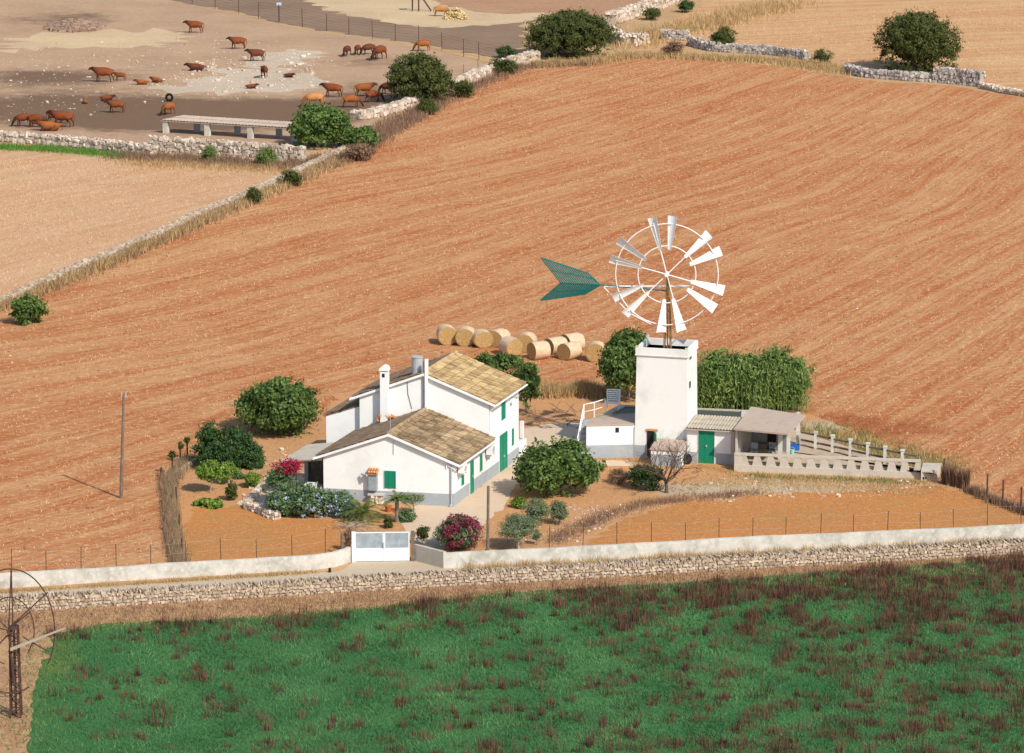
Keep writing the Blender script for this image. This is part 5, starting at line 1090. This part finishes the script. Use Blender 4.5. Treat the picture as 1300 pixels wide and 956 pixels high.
# bare tree
rg = np.random.default_rng(33); bt = G(846, 626); t = thing('bare_tree', 'leafless spreading tree with many bare grey branches in front of the kiosk', 'tree', bt); m = MB(); tr0 = MB()
def branch(mb, p, d, L, r, depth):
    q = p + d * L; k = p + d * L * .5 + rg.normal(0, .05, 3) * L; mb.tube([p, k, q], [r, r * .8, r * .62], 5 if depth > 2 else 3, rg.uniform())
    if depth == 0: return
    for i in range(3 if depth > 1 else 2):
        nd_ = unit(d + rg.normal(0, .55, 3) + np.array([0, 0, .12])); branch(mb, q if i < 2 else k, nd_, L * rg.uniform(.62, .82), r * .6, depth - 1)
tr0.tube([bt - ZV * .1, bt + ZV * .35, bt + ZV * .75 + [-.05, 0, 0]], [.13, .1, .09], 7); tr0.build('trunk', 'deadwood', t)
for i in range(8):
    a = 2 * math.pi * i / 8 + .3; branch(m, bt + ZV * rg.uniform(.5, .75), unit(np.array([math.cos(a) * 1.05, math.sin(a) * 1.05, rg.uniform(.45, 1.3)])), 1.12, .05, 4)
m.build('crown', 'deadwood', t)
m = MB()
for i in range(70):
    a = G(rg.uniform(845, 900), rg.uniform(596, 632)); d = unit(np.array([rg.normal(), rg.normal(), rg.uniform(.1, .6)])); branch(m, a, d, rg.uniform(.15, .4), .014, 1)
tag(m.build('brushwood', 'deadwood', None, origin=G(870, 612)), 'dry fallen branches lying right of the bare tree', 'brushwood', None, 'stuff')
m = MB()
for i in range(60):
    a = G(rg.uniform(668, 735), rg.uniform(522, 545)); d = unit(np.array([rg.normal(), rg.normal() * .6, rg.uniform(.05, .4)])); branch(m, a, d, rg.uniform(.3, .7), .02, 1)
tag(m.build('brushwood', 'deadwood', None, origin=G(700, 530)), 'scattered dead branches on the bare earth behind the house', 'brushwood', None, 'stuff')

# dry brush screens
def brush_fence(name, label, px, h, w, n, mat, seed, blade=.07, posts=()):
    rg = np.random.default_rng(seed); P = alongpts(px, n, rg, w); t = thing(name, label, 'fence', G(*px[0])); m = MB(); blades(m, P, h, blade, rg, .12); m.build('brushwood', mat, t)
    for (u, v, hh, ball) in posts:
        m = MB(); p = G(u, v); m.tube([p, p + ZV * hh], .05, 6, .2); po = m.build('post', 'rustdark', t)
        if ball: 
            m = MB(); crown(m, [(p[0], p[1], hh + .1, .2, .2, .2)], 260, .05, rg, .08, percl=20); tag(m.build('post_top', 'mastic_leaves', po), None)
    return t
brush_fence('brush_fence', 'brown brushwood fence with dark posts down the left side of the garden', [(243, 585), (226, 600), (215, 618), (217, 650), (222, 690), (230, 722)], .58, .22, 8000, 'brushmix', 71, .035, [(219, 603, 1.15, True), (229, 588, .95, True), (238, 584, 1.1, True), (224, 640, 1.0, False), (228, 675, 1.0, False), (231, 706, 1.0, False)])
brush_fence('brush_fence', 'thin row of dark brushwood running parallel outside the garden fence', [(205, 604), (209, 640), (213, 690), (220, 722)], .55, .09, 900, 'dry_brown', 72, .05, [(205, 606, .6, False)])
smooth_wall('garden_wall', 'low tan retaining wall slanting behind the lemon tree', [(222, 607), (236, 597), (250, 588)], .35, .15, 'concrete')
brush_fence('brush_screen', 'sagging brown screen at the right end of the terrace', [(1197, 614), (1212, 618), (1228, 622)], 1.15, .05, 900, 'dry_brown', 73, .07, [(1198, 614, 1.5, False), (1212, 618, 1.2, False), (1230, 623, 1.2, False)])
brush_fence('brush_fence', 'dark dry weeds and posts running down to the right edge', [(1230, 624), (1260, 638), (1300, 652), (1380, 680)], .6, .22, 1800, 'dry_brown', 74, .05, [(1253, 634, 1.5, False), (1273, 642, 1.5, False), (1296, 651, 1.5, False)])

# ------------------------------------------------------------------ bales
def bale_proto(p, R=.66, L=1.2):
    t = thing('hay_bale', 'x', 'hay bale', p, 'round hay bales behind the farm'); rg = np.random.default_rng(3); n = 28
    m = MB(); V = []
    for k in range(5):
        for i in range(n): a = 2 * math.pi * i / n; rr = R * (1 + .015 * math.sin(5 * a + k)) * (.97 if k in (0, 4) else 1); V.append(p + np.array([math.cos(a) * rr * 1.02, -L / 2 + L * k / 4, R * .97 + math.sin(a) * rr]))
    m.add(V, [[k * n + i, k * n + (i + 1) % n, (k + 1) * n + (i + 1) % n, (k + 1) * n + i] for k in range(4) for i in range(n)], rg.uniform(0, 1, 4 * n)); m.build('net_wrap', 'wrap', t, smooth=True)
    for s in (-1, 1):
        m = MB(); V = []; rings = 8
        for k in range(rings + 1):
            r = R * .965 * (1 - k / rings) + .01; o = s * (L / 2 - .01 + (.008 if k % 2 else .0) - .02 * (k == 0))
            for i in range(n): a = 2 * math.pi * i / n; V.append(p + np.array([math.cos(a) * r, o, R * .97 + math.sin(a) * r]))
        m.add(V, [[k * n + i, k * n + (i + 1) % n, (k + 1) * n + (i + 1) % n, (k + 1) * n + i][::-s] for k in range(rings) for i in range(n)], rg.uniform(0, 1, rings * n)); m.build('straw_end', 'straw', t)
    return t
BL = [(567, 436.5, .12, 'leftmost round bale facing the camera, a little apart'), (591.5, 438, -.1, 'second bale from the left, its straw end facing the camera'), (612.5, 440, .2, 'third bale from the left in the bale row'), (632, 439, -.5, 'bale partly behind the front ones in the middle of the row'),
      (649, 451, .5, 'front bale just above the leafy shrub, its end facing right'), (668, 446, -.2, 'bale in the crowded middle of the row'), (684, 456, -1.05, 'front bale lying sideways left of the angled one'), (705, 449, -.9, 'bale behind the gap left of the angled one'),
      (723, 456, -.78, 'angled pale-wrapped bale with its dark straw end facing left'), (726, 446, -.9, 'bale hidden behind the angled pale one'), (757, 458, -.15, 'yellow bale beside the tall dark tree'), (777, 456, -.7, 'pale bale mostly hidden by the tall dark tree')]
bp_ = bale_proto(G(BL[0][0], BL[0][1]))
for i, (u, v, a, lab) in enumerate(BL):
    if i == 0: bp_['label'] = lab; bp_.rotation_euler = (0, 0, a)
    else: copy_tree(bp_, G(u, v), a, (1 + .05 * math.sin(i * 7), 1 + .06 * math.sin(i * 3), .93 + .06 * math.cos(i * 5)), lab)
# hay pile
p = G(572, 24); m = MB(); rg = np.random.default_rng(4); P = []
for i in range(900):
    a = rg.uniform(0, 2 * math.pi); r_ = math.sqrt(rg.uniform()) ; P.append([p[0] + .6 + math.cos(a) * r_ * 1.5, p[1] + math.sin(a) * r_ * 1.5, 1.25 * (1 - r_ ** 1.6) * rg.uniform(.7, 1)])
P = np.array(P); leafcards(m, P, np.tile([0, 0, 1.], (900, 1)), .22, rg, rg.uniform(0, 1, 900), 0, .5); tag(m.build('hay_pile', 'haypile', None, origin=p), 'heap of loose yellow hay beside the feeding cow', 'hay pile')
# earth mound top left
p = G(95, 35); m = MB(); rg = np.random.default_rng(14); n = 700; a = rg.uniform(0, 2 * np.pi, n); r_ = np.sqrt(rg.uniform(0, 1, n)); hgt = .8 * np.exp(-(r_ * 1.6) ** 2)
rocks(m, np.stack([p[0] + np.cos(a) * r_ * 3.2, p[1] + np.sin(a) * r_ * 4.5, hgt * .9], 1), (.32, .32, .18), rg); tag(m.build('earth_mound', material('mound_earth', (.22, .14, .10), (.36, .25, .18), .95), None, origin=p), 'low mound of brown earth at the top of the paddock', 'mound')
# black tyre in the paddock
p = G(215, 129); m = MB(); m.tube([p + [math.cos(a) * .3, .05 * math.sin(a), .42 + math.sin(a) * .3] for a in np.linspace(0, 2 * math.pi, 21)[:-1]], .13, 8, closed=True); tag(m.build('old_tyre', 'black', None, origin=p), 'black tyre standing upright behind a cow in the paddock', 'tyre')

# ------------------------------------------------------------------ cattle
def skin(name, chains, root, mat):
    V = []; E = []; R = []; key = {}
    def vid(p, r):
        k = tuple(round(x, 3) for x in p)
        if k not in key: key[k] = len(V); V.append(p); R.append(r)
        return key[k]
    for ch in chains:
        prev = None
        for p, r in ch:
            i = vid(p, r)
            if prev is not None and prev != i: E.append((prev, i))
            prev = i
    me = bpy.data.meshes.new(name); me.from_pydata(V, E, []); me.update(); o = bpy.data.objects.new(name, me); COL.objects.link(o)
    o.modifiers.new('skin', 'SKIN'); sub = o.modifiers.new('sub', 'SUBSURF'); sub.levels = 1; sub.render_levels = 1
    if not me.skin_vertices: 
        me.attributes  # noqa
    sv = me.skin_vertices[0].data
    for i, r in enumerate(R):
        sv[i].radius = (r, r) if np.isscalar(r) else r
    rt = key[tuple(round(x, 3) for x in root)]; sv[rt].use_root = True
    dg = bpy.context.evaluated_depsgraph_get(); me2 = bpy.data.meshes.new_from_object(o.evaluated_get(dg)); me2.name = name; bpy.data.objects.remove(o)
    me2.materials.clear(); me2.polygons.foreach_set('use_smooth', [True] * len(me2.polygons)); return me2
def cow_mesh(kind):
    lie = kind == 'lie'; dz = -.62 if lie else 0
    P = lambda x, y, z: (x, y, z + dz)
    pel = P(-.72, 0, 1.13)
    spine = [(pel, (.3, .36)), (P(-.25, 0, 1.02), (.4, .46)), (P(.3, 0, 1.0), (.38, .47)), (P(.66, 0, 1.1), (.28, .38))]
    if kind == 'graze': neck = [(P(.66, 0, 1.1), (.28, .38)), (P(.98, 0, .95), .21), (P(1.15, 0, .62), .17), (P(1.32, 0, .35), .12), (P(1.42, 0, .1), .075)]
    else: neck = [(P(.66, 0, 1.1), (.28, .38)), (P(.98, 0, 1.27), .22), (P(1.16, 0, 1.4), .16), (P(1.36, 0, 1.33), .12), (P(1.56, 0, 1.2), .08)]
    hd = neck[-3][0] if kind != 'graze' else neck[-2][0]; ch = [spine, neck]
    for s in (-1, 1):
        ch.append([(hd, neck[-3][1] if kind != 'graze' else neck[-2][1]), ((hd[0] - .02, s * .16, hd[2] + .04), .05), ((hd[0] - .06, s * .29, hd[2] + .03), .035)])
        if lie:
            ch.append([(pel, (.3, .36)), (P(-.6, s * .3, .9), .17), (P(-.2, s * .46, .74), .09), (P(.05, s * .5, .68), .05)])
            ch.append([(spine[-1][0], (.28, .38)), (P(.62, s * .24, .82), .12), (P(.9, s * .28, .70), .07), (P(.7, s * .34, .67), .05)])
        else:
            st = .12 * s if kind == 'stand' else -.1 * s
            ch.append([(pel, (.3, .36)), (P(-.74, s * .2, .88), .17), (P(-.64 + st, s * .21, .66), .1), (P(-.82 + st, s * .21, .42), .06), (P(-.8 + st, s * .21, .04), .055)])
            ch.append([(spine[-1][0], (.28, .38)), (P(.6, s * .18, .8), .13), (P(.6 - st, s * .18, .45), .068), (P(.6 - st, s * .18, .04), .055)])
    ch.append([(pel, (.3, .36)), (P(-1.0, 0, 1.2), .05), (P(-1.09, .02, .95 if not lie else .9), .035), (P(-1.06, .05, .5 if not lie else .68), .045)])
    return skin('cow_body_' + kind, ch, pel, None)
CM = {k: cow_mesh(k) for k in ('stand', 'graze', 'lie')}
def cow(u, v, kind, face, coatn, size, label, name='cow'):
    """face: heading in degrees, 180 = left in the photo, 90 = away"""
    p = G(u, v); me = CM[kind]
    key = kind + coatn
    if key not in CM: c = me.copy(); c.materials.clear(); c.materials.append(MT[coatn]); c.name = 'cow_' + kind; CM[key] = c
    o = bpy.data.objects.new(name, CM[key]); COL.objects.link(o); o.location = p; o.rotation_euler = (0, 0, math.radians(face)); o.scale = (size * .9, size * .9, size * .98)
    return tag(o, label, 'calf' if name == 'calf' else 'cow', 'cattle in the paddock')
ru, br, og, go = 'coat_rust', 'coat_brown', 'coat_orange', 'coat_gold'
for a in [(248, 42, 'stand', 183, ru, 1.0, 'rust brown cow standing highest in the paddock, facing left'), (302.5, 62.5, 'stand', 200, ru, .98, 'rust cow facing left with its shadow to the left, second from the top'),
          (326, 78, 'stand', 190, br, .95, 'dark brown cow facing left on the pale outcrop'), (335.5, 99, 'stand', 262, ru, .95, 'reddish cow seen end-on above the outcrop'),
          (250, 90, 'lie', 175, br, 1.0, 'dark brown cow lying left of the outcrop with head to the left'), (132, 104.5, 'stand', 182, ru, 1.12, 'large rust cow with dark head facing left in the middle left of the paddock'),
          (148, 143.5, 'stand', 195, ru, .9, 'dark-headed cow standing alone low in the paddock'), (214, 146, 'graze', 235, og, .9, 'orange cow in front of the black tyre'),
          (31, 161, 'graze', 185, ru, .95, 'leftmost cow at the tumbled wall'), (47, 162, 'graze', 350, ru, .95, 'rust cow second from the left at the tumbled wall'),
          (64, 166, 'lie', 185, og, 1.15, 'orange cow lying against the tumbled wall'), (80, 162, 'stand', 176, ru, 1.15, 'big cow with dark neck right-hand of the group at the tumbled wall'),
          (440.5, 71.5, 'graze', 250, br, .85, 'narrow dark cow seen end-on, leftmost of the upper group'), (454, 69.5, 'graze', 255, ru, .8, 'small cow seen end-on, second of the upper group'),
          (468, 69.5, 'graze', 215, br, .88, 'dark cow with bowed head, third of the upper group'), (482, 76, 'graze', 235, ru, 1.15, 'biggest cow of the upper group, with bowed dark head'),
          (537, 65, 'graze', 190, og, .9, 'orange cow grazing alone by the wire fence'), (423, 123.5, 'stand', 178, ru, 1.0, 'dark rust cow facing left above the green fig tree'),
          (399, 136, 'graze', 190, go, 1.05, 'pale golden cow grazing just above the fig tree'), (446, 137, 'graze', 5, og, .95, 'orange cow between the fig tree and the leaning bush'),
          (462, 123, 'stand', 4, og, 1.0, 'orange cow facing right left of the leaning bush'), (474, 130, 'graze', 20, ru, .9, 'rust cow grazing in shade beside the leaning bush'), (493, 120, 'graze', 160, br, .9, 'brown cow half hidden by the leaning bush'),
          (560, 21, 'graze', 350, go, .95, 'pale orange cow eating at the hay heap'), (71, 157, 'graze', 10, br, .9, 'dark cow behind the group at the tumbled wall')]: cow(*a)
for a in [(153, 102.5, 'stand', 185, ru, .62, 'small tan calf standing right behind the large rust cow'), (181, 107.5, 'lie', 190, og, .7, 'calf lying alone right of the small standing calf'), (199.5, 105, 'lie', 150, og, .72, 'calf curled up right of the other lying calf'),
          (108, 131.5, 'lie', 100, og, .55, 'tiny calf lying left of the dark-headed cow'), (135, 128, 'lie', 5, ru, .72, 'red calf lying just behind the dark-headed cow'), (318.5, 112.5, 'lie', 10, ru, .62, 'red calf lying flat below the outcrop'), (366, 98.5, 'lie', 340, br, .6, 'small dark calf lying right of the outcrop')]: cow(*a, name='calf')

# ------------------------------------------------------------------ grasses and stubble
def stuff(name, label, mb, mat, cat='grass'): return tag(mb.build(name, mat), label, cat, None, 'stuff')
rg = np.random.default_rng(100)
fld = wpoly([(-60, 760), (-60, 410), (0, 392), (135, 336), (262, 280), (400, 218), (500, 164), (610, 104), (665, 86), (800, 78), (900, 80), (1060, 100), (1120, 108), (1300, 130), (1400, 142), (1400, 655), (1300, 668), (1190, 600), (1090, 552), (1020, 515), (750, 495), (690, 505), (560, 460), (430, 500), (400, 540), (300, 555), (215, 590), (205, 640), (222, 722)])
P = fill(fld, 120000, rg); k = 1.75
w = (P[:, 1] - k * P[:, 0] - .01 * P[:, 0] ** 2) / 2.0; row = np.sin(w * 2 * np.pi / 1.1 + 1.5 * np.sin(P[:, 0] * .11) + 1.2 * np.sin(P[:, 1] * .07)) + .8 * np.sin(w * 2 * np.pi / 4.3 + np.sin(P[:, 0] * .05))
P = P[row + rg.normal(0, .7, len(P)) > -.1]; m = MB(); blades(m, P, .13, .05, rg, .6); stuff('field_stubble', 'cut straw stubble standing in rows on the red ploughed field', m, 'stubble_straw', 'stubble')
m = MB(); P = fill(wpoly([(-60, 200), (0, 198), (260, 212), (380, 200), (400, 203), (262, 266), (135, 321), (0, 378), (-60, 392)]), 14000, rg); blades(m, P, .13, .06, rg, .6)
P = fill(wpoly([(940, 20), (1350, 0), (1350, 120), (1200, 98), (1000, 68), (890, 58)]), 16000, rg); blades(m, P, .13, .06, rg, .6); stuff('pale_stubble', 'sparse pale stubble on the two outer fields', m, 'stubble_straw', 'stubble')
# green crop
cp = wpoly([(1400, 712), (1300, 712), (1100, 724), (925, 738), (650, 754), (500, 772), (325, 788), (130, 795), (72, 810), (48, 868), (34, 985), (1400, 985)])
P = fill(cp, 175000, rg); P = P[rg.uniform(0, 1, len(P)) < .25 + .75 * np.clip((P[:, 0] - np.interp(P[:, 1], [150, 200], [-20.5, -22])) / 5.0, 0, 1)]; ht = .17 * (1 + .35 * np.sin(P[:, 0] * 1.7 + np.sin(P[:, 1] * .6) * 2) * np.sin(P[:, 1] * .9 + P[:, 0] * .3)); m = MB(); ct = .45 + .4 * np.sin(P[:, 0] * .9 + 2 * np.sin(P[:, 1] * .35)) * np.cos(P[:, 1] * .5)
blades(m, P, ht, .05, rg, .6, tint=ct); stuff('green_crop', 'dense low green crop at the bottom of the picture', m, 'crop_blades', 'crop')
# dock weeds: clumps, thick at the upper right
m = MB(); rg = np.random.default_rng(101); C = []
def dens(u, v):
    e = 785 - (u - 325) * .078; d = (v - e)
    a = .10 + .9 * max(0, min(1, (u - 420) / 800)); return (max(0, 1 - d / (26 + 80 * max(0, (u - 500) / 800))) * (.35 + .9 * max(0, (u - 200) / 1100)) + .30 * a + .05)
while len(C) < 1700:
    u, v = rg.uniform(60, 1380), rg.uniform(698, 975); e = 786 - (u - 325) * .078
    if v < e - 3 or u < 60: continue
    if rg.uniform() < dens(u, v) * (.3 + .7 * (math.sin(u * .021 + v * .05) * math.sin(v * .09 - u * .011) > -.35)): C.append(G(u, v)[:2])
C = np.array(C); per = 34; Q = np.repeat(C, per, 0) + rg.normal(0, .26, (len(C) * per, 2)) * np.repeat(rg.uniform(.4, 1.4, len(C)), per)[:, None]
hh = np.repeat(rg.uniform(.25, .75, len(C)), per) * rg.uniform(.6, 1.1, len(Q)); blades(m, Q, hh, .035, rg, .12, tint=np.repeat(rg.uniform(0, 1, len(C)), per))
stuff('dock_weeds', 'reddish brown seeding weeds standing through the green crop', m, 'dock_stalks', 'weeds')
# verges
def grass_strip(name, label, px, n, spread, h, mat, w=.04, seed=5, lean=.3, cat='grass'):
    rg = np.random.default_rng(seed); m = MB(); P = alongpts(px, n, rg, spread); cl = .6 + .5 * np.abs(np.sin(P[:, 0] * 1.3 + 2 * np.sin(P[:, 0] * .37))); blades(m, P, h * cl, w, rg, lean); return stuff(name, label, m, mat, cat)
grass_strip('dry_grass', 'dry straw coloured grass between road wall and road, right of the gate', [(590, 724), (750, 717), (900, 708), (1100, 699), (1300, 689), (1420, 683)], 6500, .3, .42, 'dry_grass', .04, 1)
grass_strip('dry_grass', 'low dry grass at the foot of the road wall left of the gate', [(-100, 762), (0, 753), (200, 740), (400, 727)], 4200, .2, .22, 'dry_grass', .035, 2)
grass_strip('verge_grass', 'brown dry grass on the verge under the stone wall', [(-100, 800), (130, 782), (325, 770), (500, 758), (700, 746), (925, 730), (1150, 718), (1400, 705)], 16000, 1.3, .2, 'dry_brown', .04, 3)
grass_strip('verge_grass', 'pale dry grass on the verge under the stone wall', [(-100, 800), (130, 784), (325, 772), (500, 760), (700, 746), (925, 732), (1150, 718), (1400, 705)], 16000, 1.2, .16, 'dry_grass', .035, 4)
grass_strip('wall_grass', 'dry yellow grass tufts along the lower side of the diagonal wall', [(-60, 405), (0, 394), (60, 367), (135, 336), (200, 308), (262, 280), (330, 251), (400, 219), (450, 196)], 9000, .45, .6, 'dry_grass', .07, 6)
grass_strip('wall_grass', 'brown weeds along the diagonal wall', [(0, 394), (60, 367), (135, 336), (262, 279), (330, 250), (400, 218), (450, 200), (500, 166), (560, 130)], 7000, .6, .55, 'dry_brown', .07, 7)
grass_strip('wall_grass', 'brown weeds along the climbing rubble wall', [(450, 190), (500, 160), (560, 128), (610, 104), (660, 86), (700, 84), (750, 82)], 7000, .9, .6, 'dry_brown', .08, 8)
grass_strip('wall_grass', 'tall dry grass along the top edge of the ploughed field', [(680, 84), (760, 78), (800, 72), (850, 72), (900, 75), (980, 78), (1040, 86), (1085, 94)], 9000, 1.1, .6, 'dry_grass', .08, 9)
grass_strip('wall_grass', 'tall dry grass below the top rubble heap', [(790, 60), (830, 45), (870, 38), (940, 20), (1000, 5)], 6000, 1.8, .8, 'dry_grass', .09, 10)
grass_strip('green_grass', 'fresh green grass strip under the tumbled wall', [(-60, 186), (0, 187), (50, 189), (110, 193), (165, 199)], 7000, .9, .3, 'green_grass', .06, 11)
grass_strip('wall_grass', 'brown and green weeds at the foot of the shelter wall', [(160, 200), (220, 203), (300, 208), (380, 212), (430, 200)], 7000, 1.0, .6, 'dry_brown', .07, 12)
grass_strip('wall_grass', 'pale grass below the shelter wall', [(170, 206), (260, 210), (340, 214), (400, 208)], 5000, 1.4, .4, 'dry_grass', .06, 13)
grass_strip('dry_grass', 'band of tall golden dry grass behind the tower yard', [(682, 503), (710, 500), (745, 500), (772, 503)], 5200, .55, .75, 'dry_grass', .05, 14)
grass_strip('garden_weeds', 'mixed dry weeds in front of the terrace balustrade', [(880, 612), (940, 612), (1000, 614), (1100, 618), (1180, 620)], 6000, 1.1, .16, 'dry_grass', .04, 15)
grass_strip('garden_weeds', 'green weeds at the foot of the balustrade', [(935, 604), (1000, 607), (1080, 610), (1165, 613)], 1600, .4, .2, 'field_weeds', .04, 16)
grass_strip('garden_weeds', 'brown weeds edging the right orange plot', [(700, 690), (740, 668), (790, 648), (820, 640), (880, 634), (960, 626)], 3600, .45, .3, 'dry_brown', .035, 17)
grass_strip('garden_weeds', 'green and tan weeds behind the terrace', [(1015, 545), (1050, 553), (1090, 565), (1130, 578), (1190, 598)], 4200, 1.3, .3, 'field_weeds', .045, 18)
grass_strip('garden_weeds', 'dry weeds behind the terrace', [(1020, 552), (1080, 568), (1150, 588), (1200, 606)], 3600, 1.2, .4, 'dry_grass', .045, 19)
grass_strip('garden_weeds', 'weeds at the foot of the pump house and tower', [(748, 584), (800, 584), (830, 594), (900, 594), (930, 600)], 1400, .25, .14, 'dry_grass', .035, 20)

m = MB(); rg = np.random.default_rng(202)
for poly, n in (([(235, 716), (235, 668), (260, 648), (440, 660), (436, 704)], 2600), ([(760, 690), (860, 642), (960, 632), (1190, 620), (1290, 652), (1290, 668)], 6000), ([(640, 700), (660, 600), (745, 590), (860, 640), (760, 690)], 2600), ([(230, 640), (250, 580), (330, 560), (410, 545), (380, 600)], 2200)):
    P = fill(wpoly(poly), n, rg); blades(m, P, .09, .035, rg, .7)
stuff('garden_weeds', 'tiny dry weeds speckling the orange garden soil and plots', m, 'dry_grass')

m = MB(); rg = np.random.default_rng(303); P = fill(wpoly([(-60, 760), (-60, 410), (135, 336), (400, 218), (610, 104), (800, 78), (1060, 100), (1300, 130), (1400, 655), (1190, 600), (1020, 515), (560, 460), (300, 555), (205, 640), (222, 722)]), 2600, rg)
blades(m, P, .14, .07, rg, .6, per=3); stuff('field_weeds', 'small brown weeds dotted through the ploughed field', m, 'dry_brown')

m = MB(); rg = np.random.default_rng(404); P = alongpts([(75, 806), (58, 840), (45, 880), (34, 960)], 2600, rg, 1.1); blades(m, P, .16, .05, rg, .6)
P = alongpts([(70, 812), (130, 796), (325, 786), (500, 771), (650, 754)], 3000, rg, .35); blades(m, P, .16, .05, rg, .6)
stuff('field_weeds', 'yellowish green weeds thinning out along the edge of the green crop', m, 'field_weeds')
